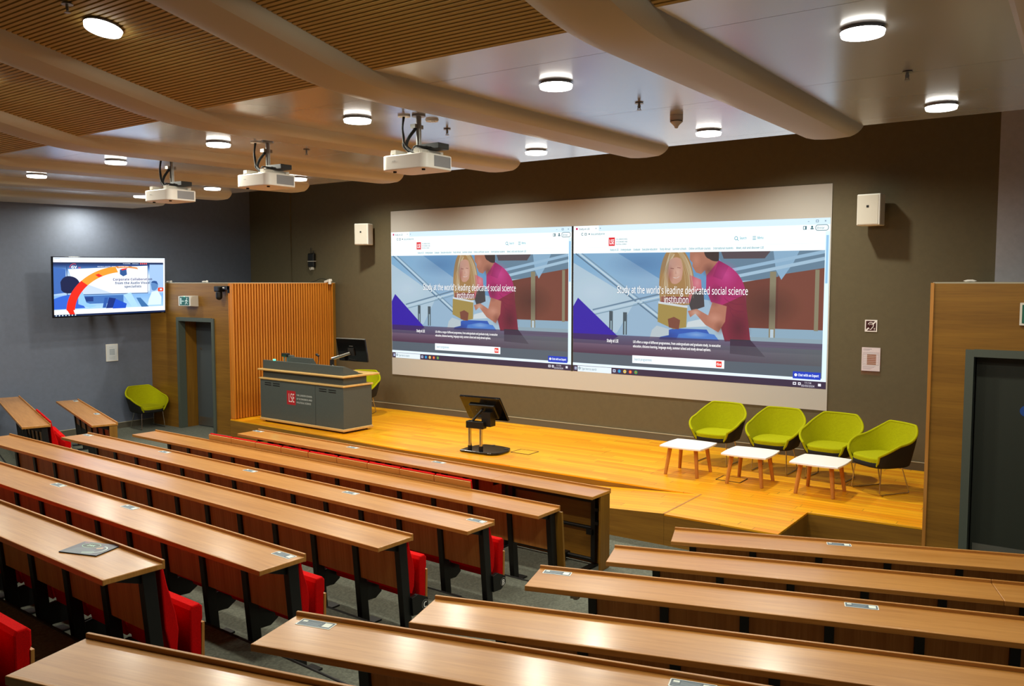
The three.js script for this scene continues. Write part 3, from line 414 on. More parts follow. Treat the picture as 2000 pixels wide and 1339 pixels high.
const section = (w) => [[0, 0], [-0.018, -0.027], [-0.042, -0.049], [-0.072, -0.066], [-0.108, -0.079], [-0.24, -0.086], [-w + 0.24, -0.084], [-w + 0.15, -0.076], [-w + 0.08, -0.057], [-w + 0.03, -0.03], [-w, 0]];
for (let i = -1; i <= 6; i++) {
  const K = 10, zs = [zFront(junction(i, -7.76)), zCrease(junction(i, -3.9)), ZB - 0.02];
  const bend = (d, w = 0.35) => (d < -w ? 0 : d > w ? d : (d + w) * (d + w) / (4 * w)), n = 40;
  part('ceiling_rib', sheet(K, n, (c, r) => { const q = r / n, z = q < 0.2 ? lerp(zs[0], zs[1] - 0.4, q / 0.2) : q < 0.7 ? lerp(zs[1] - 0.4, zs[1] + 0.4, (q - 0.2) / 0.5) : lerp(zs[1] + 0.4, zs[2], (q - 0.7) / 0.3), w = ribWidth(i, z), s = section(w)[c], x = Math.min(XR - 0.01, junction(i, z) + s[0]); return [x, YP + bend(z - zs[1]) * RAKE + s[1] + 0.0, z]; }, 0.018), M.ceilBeam, ceiling);
}
for (let i = -1; i <= 7; i++) {                      // panel bays run from the left side of rib i-1 to the junction with rib i
  const L = (z) => (i === 7 ? XL + 0.01 : junction(i, z) - 0.004), Rr = (z) => (i === -1 ? XR - 0.01 : junction(i - 1, z) - ribWidth(i - 1, z) + 0.004);
  if (i === -1 && L(-7) > XR) continue;
  const xm = (L(-5) + Rr(-5)) / 2, zf = zFront(xm), zc = zCrease(xm), cuts = [zf, -7.55 + skew(xm), -6.0 + skew(xm), -4.36 + skew(xm), zc];
  for (let c = 0; c < 4; c++) {
    const z0 = cuts[c] + (c ? 0.002 : 0), z1 = cuts[c + 1] - 0.002;
    part('ceiling_panel', sheet(1, 1, (u, v) => { const z = v ? z1 : z0; return [u ? L(z) : Rr(z), YP, z]; }, 0.02), M.ceilPanel, ceiling);
  }
  // ribbed acoustic panels on the rake (fine grooves joined into one part)
  const pitch = 0.034, n = Math.floor((ZB - 0.05 - zc) / pitch), pos = [], add = (...p) => p.forEach((q) => pos.push(...q));
  for (let k = 0; k < n; k++) {
    const za = zc + k * pitch, zb = za + pitch * 0.62, zd = za + pitch, y = (z, d) => YP + (z - zc) * RAKE + d;
    const rowq = (z0, d0, z1, d1) => { const a = [Rr(z0), y(z0, d0), z0], b = [L(z0), y(z0, d0), z0], c = [L(z1), y(z1, d1), z1], d = [Rr(z1), y(z1, d1), z1]; add(a, b, c, a, c, d); };
    rowq(za, 0, zb, 0); rowq(zb, 0, zb + 0.001, 0.009); rowq(zb + 0.001, 0.009, zd - 0.001, 0.009); rowq(zd - 0.001, 0.009, zd, 0);
  }
  const g = new THREE.BufferGeometry(); g.setAttribute('position', new THREE.Float32BufferAttribute(pos, 3)); g.computeVertexNormals();
  const o = part('ribbed_panel', uvBox(g), M.ceilRib, ceiling);
}
// downlights: opal discs standing a little proud of the panels, one area light under each
{
  const body = cyl(0.098, 0.013, 0, -0.0065, 0, 40), ring = cyl(0.1135, 0.004, 0, -0.015, 0, 40), glow = new THREE.CylinderGeometry(0.112, 0.106, 0.022, 40).translate(0, -0.028, 0);
  const rowsZ = [-7.2, -4.85, -2.77], names = ['nearest the stage', 'second line back from the stage', 'third line back from the stage'];
  rowsZ.forEach((z0, r) => { for (let i = 0; i <= 7; i++) {
    const x = r === 0 ? -1.11 - 1.86 * i : r === 1 ? -1.13 - 1.965 * i : -1.1 - (2.0 + (r - 1) * 0.015) * i;
    const z = z0 + skew(x) * (r ? 1 : i === 7 ? 1 : 0.6) + 0.02, xx = i === 7 ? XL + 0.5 : x, y = ceilY(xx, z);
    if (x < XL - 0.3) continue;
    const t = thing('downlight', 'round white glowing downlight, ' + names[r], 'ceiling light', [xx, y, z], 0, 'downlights on the ceiling panels');
    part('housing', body, M.white, t); const df = part('diffuser', glow, M.lampGlow, t); part('trim_ring', ring, M.blackSoft, df);
    if (r > 1) t.rotation.x = -Math.atan(RAKE);
    const l = new THREE.RectAreaLight(LAMP_COLOR, LAMP_RADIANCE, 0.19, 0.19); l.name = 'downlight_light'; l.position.set(xx, y - 0.047, z); l.lookAt(xx, y - 3, z); scene.add(l);
  } });
}

// ------------------------------------------------------------------ lecture desks: one thing for each row, with leaning posts and back panels
const PITCH = 0.46;
const postGeo = merge([prof([[0.105, 0.70], [0.03, 0.70], [-0.03, 0.0], [0.04, 0.0]], 0.05, 0.004), prof([[0.27, 0.70], [0.02, 0.70], [0.025, 0.655], [0.09, 0.64]], 0.012), box(0.1, 0.012, 0.24, 0, 0.006, 0.0)]);
const panelGeo = [0, 1, 2].map((k) => uvBox(prof([[0.085, 0.70], [0.067, 0.70], [0.036, 0.365], [0.054, 0.365]], 1, 0.002), 'y', k * 0.7));
const ORD = { L1: 'front row by the stage', L2: 'second row from the stage', L3: 'third row from the stage', L4: 'fourth row from the stage', L5: 'fifth row from the stage', L6: 'sixth row from the stage' };
const rowFrame = (k) => { const { a, b, f } = ROWS[k], dx = b[0] - a[0], dz = b[1] - a[1]; return { len: Math.hypot(dx, dz), turn: Math.atan2(-dz, dx), p: [a[0], f, a[1]] }; };
function toWorld(k, x, y, z) { const { turn, p } = rowFrame(k), c = Math.cos(turn), s = Math.sin(turn); return [p[0] + x * c + z * s, p[1] + y, p[2] - x * s + z * c]; }
function deskRow(k, label, group, { inset0 = 0.34, inset1 = 0.03, cuts = [], low = 0, depth = DEPTH } = {}) {
  const { len, turn, p } = rowFrame(k), t = thing('lecture_desk', label, 'desk', p, turn, group);
  const ends = [0, ...cuts, len];
  for (let i = 1; i < ends.length; i++) {
    const w = ends[i] - ends[i - 1] - (i < ends.length - 1 ? 0.004 : 0), x = (ends[i] + ends[i - 1]) / 2;
    const tt = part('tabletop', uvBox(rbox(w, 0.03, depth, 0.005, x, HTOP - 0.015, depth / 2 + 0.002), 'x', rnd() * 3), M.desk, t);
    part('edge_strip', uvBox(rbox(w, 0.031, 0.016, 0.004, x, HTOP - 0.0156, depth + 0.004), 'x', rnd()), M.deskEdge, tt);
    part('back_lip', uvBox(rbox(w, 0.05, 0.016, 0.004, x, HTOP - 0.007, 0.0), 'x', rnd()), M.deskEdge, tt);
  }
  const n = Math.max(1, Math.round((len - inset0 - inset1) / PITCH)), st = (len - inset0 - inset1) / n;
  for (let i = 0; i <= n; i++) { const o = part('post', postGeo, M.black, t); o.position.x = inset0 + i * st + (i === n ? -0.025 : i === 0 ? 0.025 : 0); }
  for (let i = 0; i < n; i++) { const o = part('back_panel', panelGeo[i % 3], M.backPanel, t); o.scale.x = st - 0.044; o.position.x = inset0 + (i + 0.5) * st; if (low) { o.scale.y = 0.98; } }
  return { t, n, st, x0: inset0, len };
}
const GC = 'long desks of the centre block', GR = 'desks of the block beside the right housing', GW = 'desks of the block by the side wall';
// front desk: plain modesty boards, with a removable open-framed section at its aisle end
{
  const { len, turn, p } = rowFrame('L1'), t = thing('lecture_desk', 'long oak front desk facing the stage, nothing but the stage before it', 'desk', p, turn, GC), cut = len - 1.16;
  for (const [a, b] of [[0, cut - 0.003]]) { const x = (a + b) / 2, w = b - a; const tt = part('tabletop', uvBox(rbox(w, 0.03, DEPTH, 0.005, x, HTOP - 0.015, DEPTH / 2), 'x', 1.1), M.desk, t); part('edge_strip', uvBox(rbox(w, 0.031, 0.016, 0.004, x, HTOP - 0.0156, DEPTH + 0.003)), M.deskEdge, tt); part('back_lip', uvBox(rbox(w, 0.05, 0.016, 0.004, x, HTOP - 0.007, -0.001)), M.deskEdge, tt); }
  const n = 9, x0 = 0.34, st = (cut - x0) / n;
  for (let i = 0; i <= n; i++) part('post', [box(0.045, 0.7, 0.07, 0, 0.35, 0.06), box(0.012, 0.05, 0.22, 0, 0.68, 0.15), box(0.09, 0.012, 0.2, 0, 0.006, 0.08)], M.black, t).position.x = x0 + i * st - (i === n ? 0.03 : 0);
  for (let i = 0; i < n; i++) part('modesty_panel', uvBox(box(st - 0.05, 0.62, 0.016, 0, 0.38, 0.03), 'y', i), M.backPanel, t).position.x = x0 + (i + 0.5) * st;
  const q = toWorld('L1', cut, 0, 0), u = thing('lecture_desk', 'short open-framed desk section at the aisle end of the front row', 'desk', q, turn, GC), w = len - cut;
  const tt = part('tabletop', uvBox(rbox(w, 0.03, DEPTH, 0.005, w / 2, HTOP - 0.015, DEPTH / 2), 'x', 2.3), M.desk, u); part('edge_strip', uvBox(rbox(w, 0.031, 0.016, 0.004, w / 2, HTOP - 0.0156, DEPTH + 0.003)), M.deskEdge, tt); part('back_lip', uvBox(rbox(w, 0.05, 0.016, 0.004, w / 2, HTOP - 0.007, -0.001)), M.deskEdge, tt);
  part('front_panel', uvBox(box(w - 0.01, 0.69, 0.018, w / 2, 0.355, 0.018), 'x', 0.4), M.veneer, u); part('end_panel', uvBox(box(0.02, 0.7, 0.16, w - 0.012, 0.355, 0.09), 'y', 0.8), M.veneer, u);
  part('frame_upright', box(0.045, 0.64, 0.045, w - 0.14, 0.36, 0.06), M.black, u); part('frame_upright', box(0.05, 0.68, 0.05, 0.05, 0.34, 0.06), M.black, u);
  for (const y of [0.62, 0.36, 0.06]) part('frame_rail', rod([0.06, y, 0.06], [w - 0.14, y, 0.06], 0.018, 10), M.black, u);
  part('clamp', [box(0.06, 0.05, 0.07, w - 0.17, 0.33, 0.07), box(0.04, 0.03, 0.06, w - 0.1, 0.55, 0.06), box(0.04, 0.03, 0.06, w - 0.1, 0.42, 0.06)], M.black, u); part('foot', [box(0.07, 0.05, 0.1, w * 0.6, 0.06, 0.08), cyl(0.03, 0.03, w * 0.6, 0.016, 0.1)], M.black, u); part('base_bar', box(0.06, 0.02, 0.3, w - 0.14, 0.012, 0.18), M.black, u);
}
const rowInfo = {};
rowInfo.L2 = deskRow('L2', 'long oak lecture desk, second row from the stage, with raised seat backs along it', GC, { inset0: 0.42 });
part('end_board', uvBox(prof([[0.012, 0.70], [-0.012, 0.70], [-0.075, 0.0], [-0.045, 0.0]], 0.09, 0.002), 'y'), M.veneer, rowInfo.L2.t).position.x = rowInfo.L2.len - 0.02;
rowInfo.L3 = deskRow('L3', 'long oak lecture desk, third row from the stage, behind the seats lettered B', GC);
rowInfo.L4 = deskRow('L4', 'bare oak lecture desk, fourth from the stage, behind the seats lettered C', GC);
rowInfo.L5 = deskRow('L5', 'long oak lecture desk, fifth from the stage, sticker at its aisle end', GC);
rowInfo.L6 = deskRow('L6', 'long oak lecture desk, sixth row from the stage, with a dark leaflet lying on it', GC);
rowInfo.R1 = deskRow('R1', 'angled oak desk nearest the stage in the block by the dark door', GR, { inset0: 0.12 });
rowInfo.R2 = deskRow('R2', 'angled oak desk with a jointed top, second in the block by the dark door', GR, { inset0: 0.28, cuts: [2.36] });
rowInfo.R3 = deskRow('R3', 'angled oak desk, third row in the block by the dark door', GR, { inset0: 0.32 });
rowInfo.R4 = deskRow('R4', 'angled oak desk without stickers, fourth row in the block by the dark door', GR, { inset0: 0.36 });
rowInfo.R5 = deskRow('R5', 'angled oak desk, fifth in the dark door block, sticker at its aisle corner', GR, { inset0: 0.36 });
rowInfo.R6 = deskRow('R6', 'angled bare oak desk, sixth and highest row in the block by the dark door', GR, { inset0: 0.36 });
rowInfo.W1 = deskRow('W1', 'short oak desk with two stickers by the side wall, nearest the green chair', GW, { inset0: 0.1, inset1: 0.03 });
part('end_board', uvBox(box(0.02, 0.7, 0.1, 0, 0.35, 0.05), 'y'), M.veneer, rowInfo.W1.t).position.x = rowInfo.W1.len - 0.012;
rowInfo.W2 = deskRow('W2', 'short bare oak desk by the side wall with a red seat at its end', GW, { inset0: 0.1 });
part('underside_hook', [box(0.05, 0.03, 0.05, 0.28, HTOP - 0.05, 0.24), cyl(0.014, 0.012, 0.28, HTOP - 0.07, 0.24)], M.steel, rowInfo.R3.t);

// ------------------------------------------------------------------ red tip-up seats hung on the desk rows
function makeSeat(label, group, { deep = false } = {}) {
  const t = thing('tip_up_seat', label, 'seat', [0, 0, 0], 0, group), w = 0.415;
  const back = deep ? [[0.0, 0.715], [-0.018, 0.715], [-0.04, 0.60], [-0.085, 0.44], [-0.10, 0.34], [-0.088, 0.22], [-0.055, 0.2], [-0.02, 0.36]] : [[0.018, 0.708], [-0.002, 0.708], [-0.022, 0.62], [-0.05, 0.54], [-0.063, 0.46], [-0.056, 0.36], [-0.036, 0.31], [-0.006, 0.32]];
  part('backrest', prof(back, w, 0.008), M.red, t);
  const d = deep ? -0.06 : 0, h = deep ? -0.115 : 0;
  const pad = part('seat_pad', prof([[-0.105 + d, 0.535 + h], [-0.118 + d, 0.556 + h], [-0.165 + d, 0.558 + h], [-0.182 + d, 0.54 + h], [-0.182 + d, 0.47 + h], [-0.172 + d, 0.45 + h], [-0.172 + d, 0.27 + h], [-0.15 + d, 0.235 + h], [-0.115 + d, 0.235 + h], [-0.105 + d, 0.28 + h]], w, 0.009), M.red, t);
  part('seat_shell', uvBox(prof([[-0.173 + d, 0.45 + h], [-0.19 + d, 0.45 + h], [-0.185 + d, 0.25 + h], [-0.165 + d, 0.25 + h]], w + 0.005, 0.002), 'x'), M.deskEdge, pad);
  part('hinge_housing', prof([[0.0, 0.3 + h], [-0.06, 0.31 + h], [-0.16 + d, 0.262 + h], [-0.16 + d, 0.20 + h], [-0.1 + d, 0.165 + h], [-0.01, 0.17 + h]], 0.03, 0.003), M.black, t).position.x = w / 2 + 0.018;
  return t;
}
const seatA = makeSeat('', '', {}), seatDeep = makeSeat('', '', { deep: true });
let usedA = false, usedDeep = false;
function putSeat(k, x, label, group, deep = false, dy = 0) {
  const p = toWorld(k, x, dy, 0), turn = rowFrame(k).turn, src = deep ? seatDeep : seatA, first = deep ? !usedDeep : !usedA;
  if (first) { if (deep) usedDeep = true; else usedA = true; src.position.set(...p); src.rotation.y = turn; src.userData.label = label; src.userData.group = group; return src; }
  return dup(src, p, turn, label, group);
}
for (const [k, word, endWord, deep] of [['L3', 'in the row lettered B, hung on the front of the third desk', 'red tip-up seat over the white letter B at the aisle end of its row', false], ['L4', 'in the row lettered C, hung on the front of the fourth desk', 'red tip-up seat over the white letter C at the aisle end of its row', false], ['L5', 'hung on the front of the fifth desk from the stage', 'red tip-up seat at the aisle end of the fifth desk from the stage', false], ['L6', 'hung on the front of the sixth desk from the stage', 'red tip-up seat at the aisle end of the sixth desk, near the leaflet', true]]) {
  const { n, st, x0 } = rowInfo[k];
  for (let i = k === 'L3' ? 1 : 0; i < n; i++) {
    const end = i === n - 1, s = putSeat(k, x0 + (i + 0.5) * st - (end ? 0.004 : 0) + (end ? 0.012 : 0), end ? endWord : 'red tip-up seat ' + word, end ? undefined : 'tip-up seats ' + word, deep);
    if (end) delete s.userData.group;
    if (end && (k === 'L3' || k === 'L4')) { const b = part('row_badge', new THREE.CircleGeometry(0.034, 32).rotateY(Math.PI / 2), printMat(badgeMap[k === 'L3' ? 'B' : 'C'], 0.4), s); b.position.set(0.415 / 2 + 0.0345, 0.222, -0.128); }
  }
}
{ // row A: wooden-backed seats standing higher than the desk they are hung on
  const info = rowInfo.L2, xs = [-8.95, -8.5, -8.04, -7.58, -7.11, -6.65, -6.19, -5.73, -5.27, -4.81];
  const proto = thing('tip_up_seat', 'red seat with a wooden back rising above the second desk from the stage', 'seat', [0, 0, 0], 0, 'wooden-backed seats along the second desk');
  const w = 0.448;
  part('back_shell', uvBox(prof([[0.012, 0.812], [0.0, 0.815], [-0.05, 0.32], [-0.035, 0.32]], w, 0.002), 'x'), M.deskEdge, proto);
  part('backrest', prof([[-0.001, 0.822], [-0.022, 0.826], [-0.05, 0.66], [-0.09, 0.54], [-0.085, 0.4], [-0.052, 0.32]], w - 0.008, 0.006), M.red, proto);
  part('seat_pad', prof([[-0.13, 0.556], [-0.2, 0.558], [-0.2, 0.3], [-0.13, 0.262]], w - 0.03, 0.012), M.red, proto);
  const { turn } = rowFrame('L2');
  for (let i = 0; i < 9; i++) { const lx = (xs[i] + xs[i + 1]) / 2 - ROWS.L2.a[0], p = toWorld('L2', lx, 0, -0.02); if (!i) { proto.position.set(...p); proto.rotation.y = turn; } else dup(proto, p, turn); }
}
{ const s = putSeat('W2', rowInfo.W2.len - 0.24, 'red tip-up seat at the end of the short desk by the side wall', undefined, true, 0.06); delete s.userData.group; for (const q of [0.7, 1.16]) putSeat('W2', rowInfo.W2.len - q, 'red tip-up seat along the short bare desk by the side wall', 'seats along the short bare desk', true, 0.06); }
{ const s = putSeat('L7', rowFrame('L7').len - 0.22, 'red tip-up seat at the aisle end behind the sixth desk', undefined, true); delete s.userData.group; const s2 = putSeat('L7', rowFrame('L7').len - 0.68, 'red tip-up seat second from the aisle behind the sixth desk', undefined, true); delete s2.userData.group; }
{ // the seventh row itself: its desk and posts, mostly outside the picture
  rowInfo.L7 = deskRow('L7', 'long oak lecture desk, seventh row from the stage, behind the leaflet desk', GC);
}

// ------------------------------------------------------------------ stickers and the leaflet on the desks
{
  const g = new THREE.PlaneGeometry(0.17, 0.066).rotateX(-Math.PI / 2), m = printMat(stickerMap, 0.45);
  const where = { L1: ['on the front desk facing the stage', [-8.99, -7.2, -5.85]], L3: ['on the third desk from the stage', [-10.09, -8.4, -6.87, -5.42, -3.98]], L5: ['on the fifth desk from the stage', [-6.83, -5.73, -3.97]], W1: ['on the short desk by the side wall', [-13.7, -12.1]], R1: ['on the angled desk nearest the stage', [-1.6]], R3: ['on the third angled desk', [-2.66, -1.05]], R5: ['on the fifth angled desk', [-2.74, -1.2]] };
  for (const [k, [word, xs]] of Object.entries(where)) for (const x of xs) {
    const { turn, p } = rowFrame(k), lx = (x - p[0]) / Math.cos(turn), q = toWorld(k, lx, HTOP + 0.0012, 0.058);
    solo('notice_sticker', g, m, 'small slate notice sticker with white squares ' + word, 'sticker', q, turn, 'notice stickers ' + word);
  }
  const q = toWorld('L6', -4.50 - ROWS.L6.a[0], HTOP + 0.003, 0.12), l = thing('leaflet', 'dark printed leaflet with pale rings lying on the sixth desk', 'leaflet', q, R(18));
  part('cover', new THREE.PlaneGeometry(0.25, 0.185).rotateX(-Math.PI / 2).translate(0, 0.003, 0), printMat(leafletMap, 0.35), l); part('pages', box(0.249, 0.005, 0.184, 0, 0, 0), M.blackSoft, l);
}

// ------------------------------------------------------------------ projection screen, wall display
{
  const S = 2.35, X0 = -4.583 * S, X1 = -1.284 * S, y0 = Y(-0.7235 * S), y1 = Y(0.536 * S), z = ZF + 0.012;
  const t = thing('projection_screen', 'wide grey projection screen with two identical web pages side by side', 'screen', [(X0 + X1) / 2, y0, ZF]);
  const ox = (X0 + X1) / 2, q = (x, y, dz) => [x * S - ox, Y(y * S) - y0, dz];
  const sf = part('screen_surface', box(X1 - X0, y1 - y0, 0.012, 0, (y1 - y0) / 2, 0.007), M.screenCloth, t);
  const pic = printMat(pageMap, 0.7, SCREEN_GLOW);
  part('projected_picture', quadGeo(q(-4.58, -0.591, 0.0145), q(-2.953, -0.5985, 0.0145), q(-2.953, 0.3625, 0.0145), q(-4.58, 0.376, 0.0145)), pic, sf);
  part('projected_picture', quadGeo(q(-2.938, -0.5985, 0.0145), q(-1.292, -0.602, 0.0145), q(-1.29, 0.350, 0.0145), q(-2.938, 0.3625, 0.0145)), pic, sf);
  part('picture_gap', box(0.03, 0.965 * S, 0.002, -2.9455 * S - ox, Y(-0.118 * S) - y0, 0.0142), M.blackSoft, sf);
  for (const cx of [-3.767, -2.114]) { const l = new THREE.RectAreaLight(lin(0.62, 0.76, 1), SCREEN_FILL, 3.8, 2.2); l.name = 'projected_picture_light'; l.position.set(cx * S, Y(-0.118 * S), ZF + 0.05); l.lookAt(cx * S, Y(-0.118 * S), 0); scene.add(l); }
}
{
  const t = thing('wall_display', 'large wall display showing a blue web page with an orange arc', 'display', [XL + 0.56, Y(-0.085), -8.09]); const W = 2.03, H = 1.01;
  t.rotation.order = 'YXZ'; t.rotation.y = Math.PI / 2 ; t.rotation.x = R(3.5); t.rotation.z = R(0.8);
  const cb = part('cabinet', rbox(W, H, 0.05, 0.008, 0, 0, 0), M.blackGloss, t); part('picture', new THREE.PlaneGeometry(W - 0.03, H - 0.035).translate(0, 0.004, 0.0262), printMat(tvMap, 0.2, TV_GLOW), cb);
  part('wall_bracket', [box(0.5, 0.4, 0.03, 0, 0, -0.04), box(0.06, 0.08, 0.48, -0.12, 0.03, -0.29), box(0.06, 0.08, 0.48, 0.12, 0.03, -0.29), box(0.4, 0.36, 0.02, 0, 0.03, -0.535)], M.black, t);
  part('maker_badge', box(0.05, 0.008, 0.002, W / 2 - 0.06, -H / 2 + 0.012, 0.026), M.steel, cb);
  const l = new THREE.RectAreaLight(lin(0.35, 0.6, 1), TV_FILL, W - 0.1, H - 0.1); l.name = 'wall_display_light'; l.position.set(XL + 0.62, Y(-0.088), -8.09); l.lookAt(0, Y(-0.9), -8.09); scene.add(l);
}

// ------------------------------------------------------------------ projectors under the ceiling
function projector(x, ytop, z, label) {
  const t = thing('projector', label, 'projector', [x, ytop, z], 0, 'ceiling projectors'), top = YP - ytop;
  const body = new THREE.ExtrudeGeometry(rrShape(0.45, 0.335, 0.06), { depth: 0.1, bevelEnabled: true, bevelSize: 0.008, bevelThickness: 0.008, bevelSegments: 2, curveSegments: 10 }).rotateX(-Math.PI / 2).translate(0, -0.115, 0);
  const cs = part('case', body, M.white, t);
  part('vent_grille', Array.from({ length: 9 }, (_, i) => box(0.004, 0.0045, 0.19, 0.234, -0.03 - i * 0.0085, -0.03)), M.greyVent, cs); part('vent_recess', box(0.002, 0.085, 0.2, 0.2335, -0.063, -0.03), M.greyVent, cs);
  part('maker_mark', new THREE.PlaneGeometry(0.055, 0.014).translate(-0.09, -0.055, 0.1765), printMat(epsonMap), cs);
  part('lens', [cyl(0.045, 0.04, 0, 0, 0, 24).rotateX(Math.PI / 2).translate(-0.08, -0.06, -0.185)], M.blackGloss, cs);
  part('adjuster_foot', [cyl(0.014, 0.012, -0.15, -0.128, 0.1), cyl(0.014, 0.012, 0.15, -0.128, 0.1)], M.blackSoft, cs);
  part('mount_plate', [box(0.3, 0.012, 0.1, -0.02, 0.022, -0.02), box(0.05, 0.03, 0.3, -0.12, 0.02, 0), box(0.05, 0.03, 0.3, 0.1, 0.02, -0.02), cyl(0.012, 0.03, -0.15, 0.005, 0.13), cyl(0.012, 0.03, 0.14, 0.005, 0.12), cyl(0.012, 0.03, 0.14, 0.005, -0.12)], M.offWhite, t);
  part('mount_pole', [cyl(0.021, top - 0.02, -0.01, top / 2 + 0.01, -0.03), cyl(0.035, 0.05, -0.01, 0.05, -0.03), cyl(0.055, 0.012, -0.01, top - 0.008, -0.03, 28), box(0.05, 0.03, 0.1, -0.03, top * 0.72, -0.03)], M.steel, t);
  part('cable_rose', cyl(0.05, 0.01, -0.12, top - 0.006, 0.02, 24), M.offWhite, t);
  part('cable', [tube([[-0.12, top - 0.01, 0.02], [-0.13, top * 0.7, 0.03], [-0.115, top * 0.45, 0.03], [-0.13, top * 0.25, 0.02], [-0.08, 0.03, 0.0]], 0.008), tube([[-0.125, top - 0.01, 0.025], [-0.11, top * 0.6, 0.05], [-0.1, top * 0.3, 0.04], [-0.04, 0.03, 0.02]], 0.007), tube([[-0.02, top * 0.68, -0.01], [-0.07, top * 0.45, 0.02], [-0.09, top * 0.25, 0.03], [-0.02, 0.03, 0.03], [0.06, 0.04, 0.05], [0.12, 0.055, 0.02]], 0.013), tube([[0.0, 0.035, 0.06], [0.06, 0.06, 0.09], [0.13, 0.05, 0.05], [0.18, 0.05, 0.0]], 0.007)], M.blackSoft, t);
  part('receiver_box', rbox(0.2, 0.045, 0.13, 0.004, 0.14, 0.06, -0.04), M.black, t);
  return t;
}
projector(-4.57, Y(0.995), -5.18, 'white ceiling projector between the pendant sensor disc and the front desk end');
projector(-6.60, Y(1.005), -5.33, 'white ceiling projector hung midway between the two others');
projector(-8.38, Y(0.98), -5.48, 'white ceiling projector hung closest to the wall display');

// ------------------------------------------------------------------ sprinklers, detector, sensor on the ceiling
{
  const make = (x, z, label) => { const t = thing('sprinkler', label, 'sprinkler', [x, ceilY(x, z), z], 0, 'ceiling sprinklers'); part('rose', cyl(0.028, 0.006, 0, -0.004, 0, 20, 0.034), M.steel, t); part('head', [cyl(0.009, 0.03, 0, -0.02, 0), rod([-0.011, -0.02, 0], [-0.009, -0.05, 0], 0.0025, 6), rod([0.011, -0.02, 0], [0.009, -0.05, 0], 0.0025, 6), cyl(0.006, 0.014, 0, -0.035, 0)], M.steel, t); part('deflector', cyl(0.017, 0.003, 0, -0.053, 0), M.steel, t); return t; };
  make(-2.933, -5.8, 'small steel sprinkler head next to the pointed smoke detector'); make(-1.12, -5.92, 'small steel sprinkler head between the two downlights above the dark door'); make(-4.79, -5.82, 'small steel sprinkler head next to the flat sensor disc'); make(-6.68, -5.9, 'small steel sprinkler head beyond the middle projector');
  const s = make(-5.07, -2.68, 'small steel sprinkler head on the ribbed panel beside a downlight'); s.position.y -= 0.004;
  const d = thing('smoke_detector', 'round cream smoke detector with a pointed base under the ceiling', 'smoke detector', [-2.914, YP, -6.42]);
  part('base_ring', cyl(0.052, 0.035, 0, -0.018, 0, 28), M.offWhite, d); part('chamber', new THREE.LatheGeometry([[0.0, -0.1], [0.012, -0.098], [0.018, -0.082], [0.04, -0.06], [0.05, -0.05], [0.05, -0.036], [0, -0.036]].map(([r, y]) => new THREE.Vector2(r, y)), 28), M.offWhite, d); part('vent_band', cyl(0.0505, 0.005, 0, -0.046, 0, 28), M.blackSoft, d);
  const p = thing('presence_sensor', 'flat round presence sensor on the ceiling above a projector', 'sensor', [-4.62, YP, -5.42]); part('disc', cyl(0.055, 0.014, 0, -0.008, 0, 28, 0.05), M.offWhite, p); part('lens', cyl(0.02, 0.008, 0.01, -0.018, 0, 16), M.white, p);
}

// ------------------------------------------------------------------ stage floods in the open strip above the stage
for (const [x, word] of [[-3.3, 'above the lime chairs'], [-5.8, 'above the tilted monitor side of the stage'], [-8.3, 'above the middle of the stage'], [-10.8, 'above the lectern']]) {
  const y = Y(2.1), z = -10.25, t = thing('stage_flood', 'black stage flood light hung from the slab ' + word, 'stage light', [x, y, z], 0, 'stage floods');
  part('can', [new THREE.CylinderGeometry(0.1, 0.1, 0.24, 28, 1, true).translate(0, 0.1, 0), cyl(0.1, 0.01, 0, 0.22, 0, 28)], M.black, t); part('lens', cyl(0.09, 0.012, 0, 0.02, 0, 28), M.lampGlow, t); part('yoke', [rod([-0.11, 0.1, 0], [-0.11, 0.34, 0], 0.008), rod([0.11, 0.1, 0], [0.11, 0.34, 0], 0.008), rod([-0.11, 0.34, 0], [0.11, 0.34, 0], 0.008), rod([0, 0.34, 0], [0, TOP - y - 0.005, 0], 0.012)], M.black, t);
  const l = new THREE.SpotLight(LAMP_COLOR, STAGE_SPOT, 0, R(74), 0.6, 2); l.name = 'stage_flood_light'; l.position.set(x, y - 0.01, z); l.target.position.set(x + 0.1, STAGE, z + 0.75); l.shadow.radius = 4; l.castShadow = true; scene.add(l, l.target);
}

